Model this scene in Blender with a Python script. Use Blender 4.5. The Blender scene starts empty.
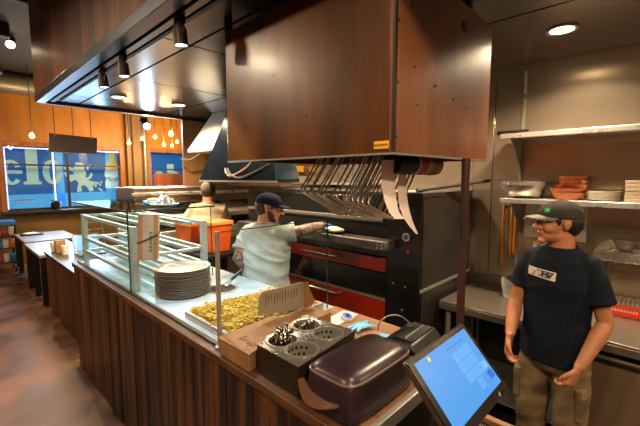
import bpy, bmesh, math, random
from mathutils import Vector, Matrix, noise
from mathutils.bvhtree import BVHTree
random.seed(7)
PI = math.pi
SC = bpy.context.scene
COL = SC.collection
W = {}

# ------------------------------------------------------------------ materials
def lin(h):
    if not isinstance(h, str): return (*h, 1)
    h = h.lstrip('#'); c = [int(h[i:i+2], 16)/255 for i in (0, 2, 4)]
    return (*[x/12.92 if x <= .04045 else ((x+.055)/1.055)**2.4 for x in c], 1)

MATS = {}
def mat(name, col, rough=.5, metal=0., col2=None, scale=(8, 8, 8), detail=4, bump=0., bscale=None, spec=.5,
        emit=None, estr=0., alpha=None, trans=0., coat=0., plank=None, contrast=(.35, .65), aniso=0., arot=0., rvar=0., ior=1.45):
    if name in MATS: return MATS[name]
    m = bpy.data.materials.new(name); m.use_nodes = True
    nt = m.node_tree; N = nt.nodes; L = nt.links
    b = N['Principled BSDF']
    b.inputs['Base Color'].default_value = lin(col)
    b.inputs['Roughness'].default_value = rough
    b.inputs['Metallic'].default_value = metal
    b.inputs['Specular IOR Level'].default_value = spec
    b.inputs['IOR'].default_value = ior
    b.inputs['Coat Weight'].default_value = coat
    b.inputs['Coat Roughness'].default_value = .18
    b.inputs['Transmission Weight'].default_value = trans
    if alpha is not None: b.inputs['Alpha'].default_value = alpha
    if emit:
        b.inputs['Emission Color'].default_value = lin(emit); b.inputs['Emission Strength'].default_value = estr
    if aniso:
        b.inputs['Anisotropic'].default_value = aniso; b.inputs['Anisotropic Rotation'].default_value = arot
        tg = N.new('ShaderNodeTangent'); tg.direction_type = 'RADIAL'; tg.axis = 'Z'
        L.new(tg.outputs[0], b.inputs['Tangent'])
    if col2 or bump or plank or rvar:
        tc = N.new('ShaderNodeTexCoord'); mp = N.new('ShaderNodeMapping'); mp.inputs['Scale'].default_value = scale
        L.new(tc.outputs['Object'], mp.inputs['Vector'])
        src = mp.outputs['Vector']
        if plank:
            ax, w = plank
            sx = N.new('ShaderNodeSeparateXYZ'); L.new(tc.outputs['Object'], sx.inputs[0])
            d = N.new('ShaderNodeMath'); d.operation = 'DIVIDE'; d.inputs[1].default_value = w
            L.new(sx.outputs[ax], d.inputs[0])
            fl = N.new('ShaderNodeMath'); fl.operation = 'FLOOR'; L.new(d.outputs[0], fl.inputs[0])
            wn = N.new('ShaderNodeTexWhiteNoise'); wn.noise_dimensions = '1D'; L.new(fl.outputs[0], wn.inputs['W'])
            va = N.new('ShaderNodeVectorMath'); va.operation = 'ADD'
            vs = N.new('ShaderNodeVectorMath'); vs.operation = 'SCALE'; vs.inputs['Scale'].default_value = 9
            L.new(wn.outputs['Color'], vs.inputs[0]); L.new(src, va.inputs[0]); L.new(vs.outputs[0], va.inputs[1])
            src = va.outputs[0]
        nz = N.new('ShaderNodeTexNoise'); nz.inputs['Scale'].default_value = 1; nz.inputs['Detail'].default_value = detail
        nz.inputs['Roughness'].default_value = .6
        L.new(src, nz.inputs['Vector'])
        if col2:
            rp = N.new('ShaderNodeValToRGB')
            rp.color_ramp.elements[0].position = contrast[0]; rp.color_ramp.elements[1].position = contrast[1]
            rp.color_ramp.elements[0].color = lin(col); rp.color_ramp.elements[1].color = lin(col2)
            L.new(nz.outputs[0], rp.inputs[0])
            out = rp.outputs[0]
            if plank:
                mr = N.new('ShaderNodeMapRange'); mr.inputs['To Min'].default_value = .45; mr.inputs['To Max'].default_value = 1.45
                L.new(wn.outputs['Value'], mr.inputs[0])
                vm = N.new('ShaderNodeVectorMath'); vm.operation = 'SCALE'
                L.new(out, vm.inputs[0]); L.new(mr.outputs[0], vm.inputs['Scale']); out = vm.outputs[0]
            L.new(out, b.inputs['Base Color'])
        if rvar:
            mr2 = N.new('ShaderNodeMapRange'); mr2.inputs['From Min'].default_value = .3; mr2.inputs['From Max'].default_value = .7
            mr2.inputs['To Min'].default_value = max(.02, rough-rvar); mr2.inputs['To Max'].default_value = rough+rvar
            L.new(nz.outputs[0], mr2.inputs[0]); L.new(mr2.outputs[0], b.inputs['Roughness'])
        if bump:
            bp = N.new('ShaderNodeBump'); bp.inputs['Strength'].default_value = bump; bp.inputs['Distance'].default_value = .01
            h = nz.outputs[0]
            if bscale:
                mp2 = N.new('ShaderNodeMapping'); mp2.inputs['Scale'].default_value = bscale
                L.new(tc.outputs['Object'], mp2.inputs['Vector'])
                n2 = N.new('ShaderNodeTexNoise'); n2.inputs['Scale'].default_value = 1; n2.inputs['Detail'].default_value = 3
                L.new(mp2.outputs[0], n2.inputs['Vector']); h = n2.outputs[0]
            L.new(h, bp.inputs['Height']); L.new(bp.outputs[0], b.inputs['Normal'])
    MATS[name] = m
    return m

def glassmat(name, col, mixf, rough=.02):
    """thin pane: mostly clear with a fresnel reflection"""
    if name in MATS: return MATS[name]
    m = bpy.data.materials.new(name); m.use_nodes = True
    nt = m.node_tree; N = nt.nodes; L = nt.links
    for n in list(N):
        if n.type != 'OUTPUT_MATERIAL': N.remove(n)
    out = [n for n in N if n.type == 'OUTPUT_MATERIAL'][0]
    t = N.new('ShaderNodeBsdfTransparent'); t.inputs[0].default_value = lin(col)
    g = N.new('ShaderNodeBsdfGlossy'); g.inputs['Roughness'].default_value = rough
    lw = N.new('ShaderNodeLayerWeight'); lw.inputs['Blend'].default_value = .5
    pw = N.new('ShaderNodeMath'); pw.operation = 'POWER'; pw.inputs[1].default_value = 4; L.new(lw.outputs['Facing'], pw.inputs[0])
    fr = N.new('ShaderNodeMath'); fr.operation = 'MULTIPLY_ADD'; fr.inputs[1].default_value = mixf*1.6; fr.inputs[2].default_value = .03
    L.new(pw.outputs[0], fr.inputs[0])
    mx = N.new('ShaderNodeMixShader')
    L.new(fr.outputs[0], mx.inputs[0]); L.new(t.outputs[0], mx.inputs[1]); L.new(g.outputs[0], mx.inputs[2])
    L.new(mx.outputs[0], out.inputs['Surface'])
    MATS[name] = m
    return m

M = dict(
 steel=mat('steel', '#b9b4ac', .3, .7, rvar=.08, scale=(4, 4, 4)),
 steel_dull=mat('steel_dull', '#8f8a84', .4, .6),
 chrome=mat('chrome', '#cfcbc4', .16, .85),
 alu=mat('aluminium', '#cdd2d4', .38, .45),
 wallsteel=mat('brushed_wall_steel', '#c2b29c', .26, .82, bump=.06, bscale=(1.2, 1.2, 1.8), aniso=.75, arot=0.0),
 tablesteel=mat('table_steel', '#8a8074', .3, .75, bump=.03, bscale=(3, 3, 3), rvar=.03, scale=(3, 3, 3)),
 fridge=mat('fridge_steel', '#8b7358', .42, .6),
 boxwood=mat('varnished_plywood', '#2c1503', .34, 0, '#5c320a', (5, 5, .9), 6, bump=.12, bscale=(14, 14, 1.2), coat=.12, spec=.35, contrast=(.3, .72)),
 boxwood_r=mat('pale_varnished_plywood', '#54301c', .36, 0, '#7d4d30', (5, 5, .9), 6, bump=.12, bscale=(14, 14, 1.2), coat=.2, contrast=(.3, .72)),  # paler, pinker brown for the near end panel
 fascia=mat('fascia_boards', '#44200f', .6, 0, '#6b3a20', (14, 14, .9), 6, bump=.15, plank=(1, .17), coat=.1),
 bar=mat('bar_boards', '#0f0703', .45, 0, '#5f3818', (13, 13, .8), 7, bump=.25, plank=(1, .105), coat=.05, contrast=(.42, .68)),
 rim=mat('bar_rim_wood', '#3b2312', .45, 0, '#5a391e', (30, 3, 30), 4),
 topwood=mat('counter_wood', '#5c3a1c', .45, 0, '#7d5530', (25, 3, 25), 5, bump=.05),
 cabwood=mat('cabinet_wood', '#3f2412', .5, 0, '#613a1d', (14, 14, 1), 5, plank=(1, .3)),
 white=mat('white_worktop', '#9fabb0', .25, 0, '#8b9ba4', (6, 6, 6)),
 black=mat('black_paint', '#0d0c0c', .45),
 ovenblack=mat('oven_black_enamel', '#0e0d0d', .3, 0, '#171515', (4, 4, 4), rvar=.06),
 ovenside=mat('oven_side_panel', '#2a2623', .33, .4, '#383330', (2, 2, 3), rvar=.06),
 ovenred=mat('oven_red_enamel', '#88200f', .35, 0, '#721a0b', (5, 5, 5)),
 stone=mat('worn_ledge', '#33302e', .38, .2, '#625a54', (8, 5, 20), 5),
 ceil=mat('gloss_black_panel', '#403b36', .24, .35, bump=.08, bscale=(2.2, 2.2, 2.2)),
 gap=mat('dark_gap', '#050505', .7),
 darkceil=mat('dark_ceiling', '#17130f', .8),
 ochre=mat('ochre_wall', '#855210', .55, 0, '#a0681c', (2.5, 2.5, .5), 4, bump=.05),
 olive=mat('olive_wall', '#5a451c', .6, 0, '#6d5524', (2, 2, 2)),
 pillar=mat('weathered_pillar', '#5b4426', .6, 0, '#735833', (9, 9, 1)),
 frame=mat('window_wood', '#6d3d15', .5, 0, '#8a5220', (10, 10, 2)),
 darkframe=mat('window_dark_metal', '#241c1a', .5),
 floor=mat('stained_concrete', '#2a1810', .42, 0, '#6a4530', (2.0, 2.0, 2.0), 10, bump=.03, rvar=.12, contrast=(.36, .62)),
 kfloor=mat('kitchen_floor', '#241f1c', .4, 0, '#33302b', (3, 3, 3)),
 plaster=mat('dim_plaster', '#6b5138', .8),
 galv=mat('galvanised_duct', '#8a8577', .45, .7, '#6d685c', (4, 4, 4)),
 bluehood=mat('steel_hood_window_blue', '#33434f', .22, .9, '#27333d', (3, 3, 3), bump=.04),  # blue of the windows reflected in the steel is put into this colour
 palehood=mat('pale_steel_hood', '#c9bfae', .4, .6, bump=.1, bscale=(3, 3, 3)),
 rubber=mat('rubber', '#0b0b0b', .6),
 card=mat('cardboard', '#7d5733', .7, 0, '#8e653e', (14, 14, 14)),
 cardlight=mat('light_cardboard', '#968672', .7, 0, '#877763', (9, 9, 9)),
 print_=mat('carton_print', '#d8d2c6', .6),
 ink=mat('ink', '#1d1a18', .6),
 greenink=mat('green_ink', '#2f6b45', .6),
 plum=mat('smoked_plum_plastic', '#2a1920', .34, 0, '#1e1318', (4, 4, 4), coat=.1),
 plumedge=mat('plum_lip', '#5a3a2c', .25, 0, coat=.4),
 canister=mat('canister_steel', '#b5ada0', .28, .75),
 caddytop=mat('caddy_steel', '#8f887e', .32, .75, rvar=.1, scale=(12, 12, 12)),
 caddyside=mat('caddy_side', '#352c22', .4, .6),
 screen=mat('screen', '#0c2a4a', .3, emit='#4c9fee', estr=.8),
 key=mat('screen_key', '#0f3056', .3, emit='#65aef6', estr=.84),
 keydark=mat('screen_button', '#174a9e', .3, emit='#174a9e', estr=.8),
 glyph=mat('screen_text', '#1f4f8a', .3, emit='#1f5796', estr=.7),
 gold=mat('screen_star', '#b99d2d', .3, emit='#c4a52e', estr=.6),
 bezel=mat('tablet_bezel', '#15100e', .22, 0, coat=.3),
 bezelrim=mat('tablet_rim', '#59453a', .3, .6),
 orange=mat('orange_plastic', '#d5571a', .35, 0, '#c14a14', (6, 6, 6)),
 orangelid=mat('orange_lid', '#e08347', .3),
 redpack=mat('red_carton', '#d8381d', .5),
 post=mat('red_brown_paint', '#3d2523', .4, .2),
 bulb=mat('warm_bulb', '#ffb347', .3, emit='#ffb24d', estr=14),
 lampface=mat('warm_lens', '#fff1d0', .3, emit='#ffe2b0', estr=14),
 coolface=mat('cool_lens', '#e6f3ff', .3, emit='#cfe8ff', estr=14),
 wire=mat('black_cord', '#0a0908', .6),
 wireglow=mat('bright_wire', '#d8cdbd', .28, .35),
 sign=mat('slate_sign', '#4f4539', .6, 0, '#5e5346', (4, 4, 4)),
 yellowplate=mat('yellow_plate', '#d79a1c', .5),
 pasta=mat('yellow_topping', '#a07c1e', .55, 0, '#c7a83c', (40, 40, 40)),
 foodorange=mat('orange_topping', '#c97a1c', .5, 0, '#dd9a35', (40, 40, 40)),
 pan=mat('pan_metal', '#a0978a', .33, .6),
 china=mat('white_china', '#d9d2c2', .3),
 woodtray=mat('orange_wood', '#8a4420', .45, 0, '#a2592c', (6, 30, 30)),
 stick=mat('amber_wood', '#b3701c', .5, 0, '#9a5c14', (20, 20, 3)),
 paper=mat('white_paper', '#cfc9bd', .7),
 paperwarm=mat('receipt_paper', '#f2dccf', .6),
 rollred=mat('red_label', '#b3201c', .4),
 copper=mat('copper_core', '#9a6a3d', .4, .4),
 clear=mat('clear_plastic', '#d9dcd8', .15, alpha=.35),
 glove=mat('blue_glove', '#2f7fc4', .5),
 cyan=mat('pale_blue_plastic', '#4f97bf', .45),
 clothw=mat('white_cloth', '#d6cfc4', .8),
 laptop=mat('laptop_shell', '#7e8184', .35, .7),
 lapscr=mat('laptop_screen', '#6ea4d6', .3, emit='#74aee6', estr=.6),
 marble=mat('grey_tabletop', '#6f6762', .4, 0, '#867d77', (2.5, 2.5, 2.5)),
 darkmetal=mat('dark_metal', '#15120f', .45, .4),
 bannerblue=mat('banner_blue', '#0d4f96', .5, emit='#0c4a8c', estr=.7),
 bannersky=mat('banner_pale_blue', '#3f8fc8', .5, emit='#3f97d8', estr=.75),
 bannercream=mat('banner_cream', '#8fa9a0', .5, emit='#9dbdb8', estr=.55),
 bannerred=mat('banner_red', '#a04050', .5, emit='#a04860', estr=.5),
 bannerwhite=mat('banner_white', '#bfe0f0', .5, emit='#9cc8dc', estr=.6),
 bannergold=mat('banner_gold', '#c2a95e', .5, emit='#c4b06a', estr=.6),
 bannerink=mat('banner_ink', '#0c2f5a', .5, emit='#0c2f5a', estr=.4),
 neon=mat('led_strip', '#cfd8ff', .4, emit='#8fb0ff', estr=1.1),
 brownpanel=mat('brown_corrugated', '#5e2e17', .6, 0, '#74402a', (30, 30, 1), plank=(0, .09)),
 skinA=mat('warm_skin', '#8f5a3c', .5, 0, '#9b6546', (20, 20, 20), spec=.4),
 skinB=mat('tan_skin', '#a56f51', .5, 0, '#b47e60', (20, 20, 20), spec=.4),
 tattoo=mat('tattooed_skin', '#4b4340', .5, 0, '#a07a66', (26, 26, 26), 3, contrast=(.42, .62)),
 lip=mat('lip', '#96553f', .5),
 eyew=mat('eye_white', '#c9c2b8', .3), iris=mat('iris', '#1c1008', .3),
 hairblack=mat('black_hair', '#100c0a', .55, bump=.4, bscale=(90, 90, 20)),
 hairbrown=mat('brown_hair', '#2b1c12', .6, bump=.4, bscale=(90, 90, 20)),
 navy=mat('navy_cotton', '#0c1117', .9, 0, '#121820', (30, 30, 30), spec=.15),
 greycot=mat('grey_cotton', '#9aa09b', .85, 0, '#a9afa9', (14, 14, 14)),
 creamcot=mat('cream_cotton', '#c9b292', .85, 0, '#d3bd9f', (14, 14, 14)),
 khaki=mat('khaki_twill', '#5c4a30', .85, 0, '#6d583a', (12, 12, 12)),
 darkpants=mat('dark_trousers', '#15171b', .85),
 capgrey=mat('charcoal_cap', '#28241f', .9, 0, '#322d28', (30, 30, 30), spec=.2),
 capbrim=mat('grey_brim', '#5a554e', .8),
 capnavy=mat('navy_cap', '#0a101e', .9, 0, '#111a2e', (30, 30, 30), spec=.15),
 captan=mat('olive_cap', '#4c4536', .8, 0, '#423c2f', (30, 30, 30)),
 green=mat('green_thread', '#2fae5f', .6),
 shoe=mat('black_shoe', '#0c0b0b', .5),
 apronprint=mat('pale_print', '#b9aa9a', .7), apronprint2=mat('dark_print', '#2c2926', .7),
 snackb=mat('blue_pack', '#24578c', .5), snacko=mat('orange_pack', '#a85f25', .5), snackw=mat('pale_pack', '#a8a49a', .5), snackr=mat('red_pack', '#7d2a20', .5),
)
M['glass'] = glassmat('clear_glass', '#f5fafa', .1)
M['glassedge'] = mat('glass_edge', '#1b3a35', .2, alpha=.85)
M['winglass'] = glassmat('window_glass', '#eef4f6', .1)
M['greenglass'] = glassmat('green_shelf_glass', '#c4d6ce', .06)

# ------------------------------------------------------------------ mesh builder
class MB:
    def __init__(s): s.v = []; s.f = []; s.mi = []; s.cur = 0
    def add(s, vs, fs):
        o = len(s.v); s.v += [Vector(p) for p in vs]
        for f in fs: s.f.append([i+o for i in f]); s.mi.append(s.cur)
        return s
    def box(s, x0, x1, y0, y1, z0, z1):
        x0, x1 = sorted((x0, x1)); y0, y1 = sorted((y0, y1)); z0, z1 = sorted((z0, z1))
        return s.add([(x0,y0,z0),(x1,y0,z0),(x1,y1,z0),(x0,y1,z0),(x0,y0,z1),(x1,y0,z1),(x1,y1,z1),(x0,y1,z1)],
              [(0,3,2,1),(4,5,6,7),(0,1,5,4),(1,2,6,5),(2,3,7,6),(3,0,4,7)])
    def obox(s, c, sz, rot=None):
        c = Vector(c); a, b, d = [x/2 for x in sz]; R = rot or Matrix.Identity(3)
        vs = [c + R @ Vector((i*a, j*b, k*d)) for k in (-1, 1) for i, j in ((-1,-1),(1,-1),(1,1),(-1,1))]
        return s.add(vs, [(0,3,2,1),(4,5,6,7),(0,1,5,4),(1,2,6,5),(2,3,7,6),(3,0,4,7)])
    def loft(s, rings, cap=True, closed=False):
        n = len(rings[0]); vs = [p for r in rings for p in r]; fs = []
        k = len(rings)
        for i in range(k if closed else k-1):
            a = i*n; b = ((i+1) % k)*n
            for j in range(n): fs.append((a+j, a+(j+1) % n, b+(j+1) % n, b+j))
        if cap and not closed:
            fs.append(tuple(reversed(range(n)))); fs.append(tuple(range((k-1)*n, k*n)))
        return s.add(vs, fs)
    def tube(s, pts, r, seg=10, closed=False, flat=None):
        pts = [Vector(p) for p in pts]; n = len(pts)
        rs = r if isinstance(r, (list, tuple)) else [r]*n
        rings = []; prev = None
        for i, p in enumerate(pts):
            if closed: t = pts[(i+1) % n]-pts[i-1]
            elif i == 0: t = pts[1]-p
            elif i == n-1: t = p-pts[i-1]
            else: t = (pts[i+1]-p).normalized()+(p-pts[i-1]).normalized()
            t.normalize()
            if prev is None:
                u = t.cross(Vector((0, 0, 1)) if abs(t.z) < .9 else Vector((1, 0, 0))).normalized()
            else:
                u = (prev - t*prev.dot(t)).normalized()
            prev = u; v = t.cross(u)
            rx, ry = rs[i] if isinstance(rs[i], (list, tuple)) else (rs[i], rs[i])
            rings.append([p + u*(math.cos(2*PI*j/seg)*rx) + v*(math.sin(2*PI*j/seg)*ry) for j in range(seg)])
        return s.loft(rings, True, closed)
    def cyl(s, c, r, z0, z1, seg=24, r1=None):
        r1 = r if r1 is None else r1
        return s.loft([[(c[0]+rr*math.cos(2*PI*j/seg), c[1]+rr*math.sin(2*PI*j/seg), z) for j in range(seg)] for rr, z in ((r, z0), (r1, z1))])
    def lathe(s, prof, c=(0, 0, 0), seg=28, mtx=None, closed=True):
        c = Vector(c); R = mtx or Matrix.Identity(3)
        rings = [[c + R @ Vector((r*math.cos(2*PI*j/seg), r*math.sin(2*PI*j/seg), z)) for j in range(seg)] for r, z in prof]
        return s.loft(rings, cap=not closed, closed=closed)
    def ball(s, c, r, seg=16, rings=10, rot=None):
        c = Vector(c); r = r if isinstance(r, (list, tuple)) else (r, r, r); R = rot or Matrix.Identity(3)
        rr = []
        for i in range(rings+1):
            a = -PI/2 + PI*i/rings; a = max(min(a, PI/2-.05), -PI/2+.05)
            rr.append([c + R @ Vector((r[0]*math.cos(a)*math.cos(2*PI*j/seg), r[1]*math.cos(a)*math.sin(2*PI*j/seg), r[2]*math.sin(a))) for j in range(seg)])
        return s.loft(rr)
    def prism(s, poly, ext):
        n = len(poly); e = Vector(ext); a = [Vector(p) for p in poly]
        return s.add(a+[p+e for p in a], [tuple(reversed(range(n))), tuple(range(n, 2*n))]+[(i, (i+1) % n, n+(i+1) % n, n+i) for i in range(n)])
    def ring2d(s, outer, inner, ext):
        n = len(outer); e = Vector(ext)
        return s.loft([[Vector(p) for p in outer], [Vector(p) for p in inner], [Vector(p)+e for p in inner], [Vector(p)+e for p in outer]], closed=True)
    def text(s, body, origin, right, up, size, depth=.002):
        cu = bpy.data.curves.new('t', 'FONT'); cu.body = body; cu.size = size; cu.align_x = 'CENTER'; cu.align_y = 'CENTER'; cu.resolution_u = 3
        cu.extrude = depth/2
        o = bpy.data.objects.new('t', cu); COL.objects.link(o)
        bpy.context.view_layer.update()
        me = bpy.data.meshes.new_from_object(o.evaluated_get(bpy.context.evaluated_depsgraph_get()))
        r = Vector(right).normalized(); u = Vector(up).normalized(); n = r.cross(u); c = Vector(origin)
        s.add([c + r*v.co.x + u*v.co.y + n*(v.co.z+depth/2) for v in me.vertices], [tuple(p.vertices) for p in me.polygons])
        bpy.data.objects.remove(o); bpy.data.curves.remove(cu); bpy.data.meshes.remove(me)
        return s
    def xf(s, mtx):
        s.v = [mtx @ p for p in s.v]; return s
    def build(s, name, m, parent=None, local=False, label=None, loc=None, smooth=True, bevel=0., ang=38, fixn=True):
        vs = s.v
        if parent is not None and not local:
            inv = W[parent.name].inverted(); vs = [inv @ p for p in vs]
        if parent is None:
            if loc is None:
                xs = [p.x for p in vs]; ys = [p.y for p in vs]; zs = [p.z for p in vs]
                loc = Vector(((min(xs)+max(xs))/2, (min(ys)+max(ys))/2, min(zs)))
            loc = Vector(loc); vs = [p-loc for p in vs]
        me = bpy.data.meshes.new(name); me.from_pydata([tuple(p) for p in vs], [], s.f)
        ms = m if isinstance(m, (list, tuple)) else [m]
        for x in ms: me.materials.append(M[x] if isinstance(x, str) else x)
        for p, i in zip(me.polygons, s.mi): p.material_index = min(i, len(ms)-1)
        if fixn:
            bm = bmesh.new(); bm.from_mesh(me); bmesh.ops.recalc_face_normals(bm, faces=bm.faces); bm.to_mesh(me); bm.free()
        if smooth:
            for p in me.polygons: p.use_smooth = True
            me.set_sharp_from_angle(angle=math.radians(ang))
        o = bpy.data.objects.new(name, me); COL.objects.link(o)
        if parent is not None:
            o.parent = parent; W[o.name] = W[parent.name]
        else:
            o.location = loc; W[o.name] = Matrix.Translation(loc)
        if bevel:
            b = o.modifiers.new('bevel', 'BEVEL'); b.width = bevel; b.segments = 2; b.limit_method = 'ANGLE'; b.angle_limit = math.radians(40)
        if label: o['label'] = label
        return o

def tag(o, label, cat, group=None, kind=None):
    o['label'] = label; o['category'] = cat
    if group: o['group'] = group
    if kind: o['kind'] = kind
    return o
def thing(name, label, cat, loc=(0, 0, 0), rotz=0, group=None):
    o = bpy.data.objects.new(name, None); o.empty_display_size = .05; COL.objects.link(o)
    o.location = loc; o.rotation_euler = (0, 0, rotz)
    W[o.name] = Matrix.Translation(Vector(loc)) @ Matrix.Rotation(rotz, 4, 'Z')
    return tag(o, label, cat, group)
def struct(o, label=None, cat=None):
    o['kind'] = 'structure'
    if label: o['label'] = label
    if cat: o['category'] = cat
    return o
def kids(o): return [c for c in COL.objects if c.parent == o]
def dup(root, loc, label, rotz=None):
    r = root.copy(); COL.objects.link(r); r.location = loc; r['label'] = label
    if rotz is not None: r.rotation_euler = (0, 0, rotz)
    for ch in kids(root):
        c = ch.copy(); COL.objects.link(c); c.parent = r
        for g in kids(ch):
            d = g.copy(); COL.objects.link(d); d.parent = c
    return r
def lamp(name, kind, loc, energy, col, parent, size=.05, spot=None, blend=.5, aim=None):
    l = bpy.data.lights.new(name, kind); l.energy = energy*LK; l.color = col
    if kind == 'AREA': l.size = size; l.shape = 'DISK'
    else: l.shadow_soft_size = size
    if kind == 'SPOT': l.spot_size = math.radians(spot or 100); l.spot_blend = blend
    o = bpy.data.objects.new(name, l); COL.objects.link(o)
    d = (Vector(aim)-Vector(loc)) if aim else Vector((0, 0, -1))
    mt = Matrix.Translation(Vector(loc)) @ d.to_track_quat('-Z', 'Y').to_matrix().to_4x4()
    if parent is not None:
        o.parent = parent; mt = W[parent.name].inverted() @ mt
    o.matrix_local = mt
    return o
LK = 3.2
WARM = (1, .66, .34); WARM2 = (1, .76, .5); COOL = (.78, .9, 1)

# ------------------------------------------------------------------ camera
yaw = math.radians(46.1); pit = math.radians(5.6)
fh = Vector((math.sin(yaw), math.cos(yaw), 0)); RT = Vector((math.cos(yaw), -math.sin(yaw), 0)); ZZ = Vector((0, 0, 1))
FW = fh*math.cos(pit)-ZZ*math.sin(pit); UP = fh*math.sin(pit)+ZZ*math.cos(pit)
cd = bpy.data.cameras.new('camera'); cam = bpy.data.objects.new('camera', cd); COL.objects.link(cam)
cd.sensor_width = 36; cd.lens = 36*365/640; cd.clip_start = .02; cd.clip_end = 100
mw = Matrix((RT, UP, -FW)).transposed().to_4x4(); mw.translation = (0, 0, 1.85)
cam.matrix_world = mw; SC.camera = cam
def at(px, py, x=None, y=None, z=None, d=None):
    r = FW + RT*((px-320)/365) + UP*((213-py)/365)
    t = d if d is not None else x/r.x if x is not None else y/r.y if y is not None else (z-1.85)/r.z
    return Vector((0, 0, 1.85)) + r*t

# ================================================================== SETTING
fm = MB().box(-4.2, .845, -4, 10.3, -.1, 0).box(.845, 7.5, 4.2, 10.3, -.1, 0)
struct(fm.build('floor', 'floor', loc=(0, 0, 0)), 'stained reddish brown concrete floor', 'floor')
struct(MB().box(.845, 7.5, -4, 4.2, -.1, 0).build('floor', 'kfloor', loc=(.85, 0, 0)), 'dark kitchen floor behind the counter', 'floor')
m = MB()   # back wall with two window openings
m.box(-4.2, .93, 10, 10.3, 1.13, 3.9).box(.93, 3.2, 10, 10.3, 2.52, 3.9).box(3.2, 3.89, 10, 10.3, 1.13, 3.9)
m.box(3.89, 5.6, 10, 10.3, 2.53, 3.9).box(5.6, 7.5, 10, 10.3, 1.13, 3.9)
wb = struct(m.build('wall_back', 'ochre', loc=(0, 10, 0)), 'ochre back wall with the windows', 'wall')
struct(MB().box(-4.2, 7.5, 9.99, 10.3, 0, 1.13).build('wall_back', 'olive', loc=(0, 10, 0)), 'olive lower wall under the windows', 'wall')
struct(MB().box(-4.4, -4.2, -4, 10.3, 0, 3.9).build('wall_left', 'plaster'))
struct(MB().box(-4.2, 7.5, -4.2, -4, 0, 3.9).build('wall_front', 'plaster'))
struct(MB().box(7.5, 7.7, -4, 10.3, 0, 3.9).build('wall_right', 'plaster'))
m = MB()   # kitchen side wall with steel lining sheets
m.box(3.37, 3.6, -3, 5.47, 0, 2.76)
wr = MB()
for y0, y1 in ((-3, -1.6), (-1.6, -.2), (-.2, 1.135), (1.139, 1.3), (1.3, 2.6), (2.6, 4.0), (4.0, 5.47)):
    wr.box(3.35, 3.37, y0+.002, y1-.002, 0, 2.75)
struct(m.build('wall_right', 'wallsteel', loc=(3.37, 0, 0)), 'kitchen side wall behind the steel sheets', 'wall')
struct(wr.build('wall_right', 'wallsteel', loc=(3.35, 0, 0), bevel=.002), 'brushed steel lined kitchen wall', 'wall')
struct(MB().box(-4.2, 7.5, -4, 10.3, 3.9, 4.0).build('ceiling', 'darkceil', loc=(0, 0, 3.9)), 'dark dining room ceiling', 'ceiling')
m = MB(); m.cur = 1; m.box(.9, 3.36, -2.5, 5.4, 2.765, 2.80); m.cur = 0
xs = [.9, 1.262, 2.31, 3.36]; ys = [-2.5, -1.2, 0.02, 1.23, 2.44, 3.64, 4.84, 5.4]
for i in range(3):
    for j in range(7): m.box(xs[i]+.01, xs[i+1]-.01, ys[j]+.01, ys[j+1]-.01, 2.75, 2.766)
struct(m.build('ceiling', ['ceil', 'gap'], loc=(0, 0, 2.75)), 'glossy black panelled canopy ceiling over the counter', 'ceiling')
# canopy fascia
fa = struct(MB().box(.85, .89, -2.5, 5.47, 2.80, 3.9).build('trim_1', 'fascia', loc=(.85, 0, 2.8)), 'dark stained board fascia of the canopy', 'fascia')
MB().box(.845, .93, -2.5, 5.47, 2.72, 2.80).build('steel_edge', mat('canopy_edge', '#434b54', .38, .6), fa, bevel=.004)
m = MB(); m.box(.85, 3.36, 5.40, 5.47, 2.72, 2.80).box(.89, 3.36, 5.43, 5.47, 2.8, 3.9)
struct(m.build('trim_2', 'black', loc=(2, 5.45, 2.7)), 'black far edge of the canopy', 'fascia')

# ---- windows
def window(name, x0, x1, z0, z1, vbars, hbars, label):
    w = MB()
    w.box(x0-.1, x0, 9.96, 10.1, z0-.06, z1+.1).box(x1, x1+.1, 9.96, 10.1, z0-.06, z1+.1).box(x0, x1, 9.96, 10.1, z1, z1+.1)
    o = w.build(name, 'frame', bevel=.006); struct(o, label, 'window')
    b = MB().box(x0, x1, 9.97, 10.06, z0, z0+.05)
    for v in vbars: b.box(v-.02, v+.02, 9.98, 10.05, z0+.05, z1)
    for h in hbars: b.box(x0, x1, 9.985, 10.045, h-.018, h+.018)
    b.build('mullions', 'darkframe', o)
    MB().box(x0, x1, 10.055, 10.062, z0, z1).build('pane', 'winglass', o)
    return o
window('window_1', .95, 3.16, 1.13, 2.5, [2.06], [2.115], 'left window in an orange wood frame with blue glow')
window('window_2', 3.91, 5.58, 1.13, 2.51, [4.86], [2.06], 'right window in an orange wood frame')

YB = 10.36
def cp(cx, cy, dy=0):       # chart coordinates on the banner's plane -> metres
    return Vector((.932 + cx*.00391, YB-dy, 2.52 - (cy-75)*.00413))
bn = thing('window_banner', 'large blue advertising banner with cream letters and a lion behind left window', 'banner', cp(320, 400))
EXT = Vector((0, .004, 0))
MB().prism([cp(-40, 60), cp(640, 60), cp(640, 420), cp(-40, 420)], (0, .02, 0)).build('backing', 'bannerblue', bn, smooth=False)
m = MB(); m.prism([cp(-40, 332, .006), cp(640, 322, .006), cp(640, 420, .006), cp(-40, 420, .006)], EXT)
m.prism([cp(245, 90, .006), cp(285, 90, .006), cp(285, 420, .006), cp(245, 420, .006)], EXT)
m.prism([cp(515, 75, .006), cp(600, 75, .006), cp(600, 330, .006), cp(510, 330, .006)], EXT)
m.build('sky_band', 'bannersky', bn, smooth=False)
MB().prism([cp(42, 356, .012), cp(135, 356, .012), cp(135, 362, .012), cp(42, 362, .012)], EXT).build('red_line', 'bannerred', bn, smooth=False)
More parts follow.
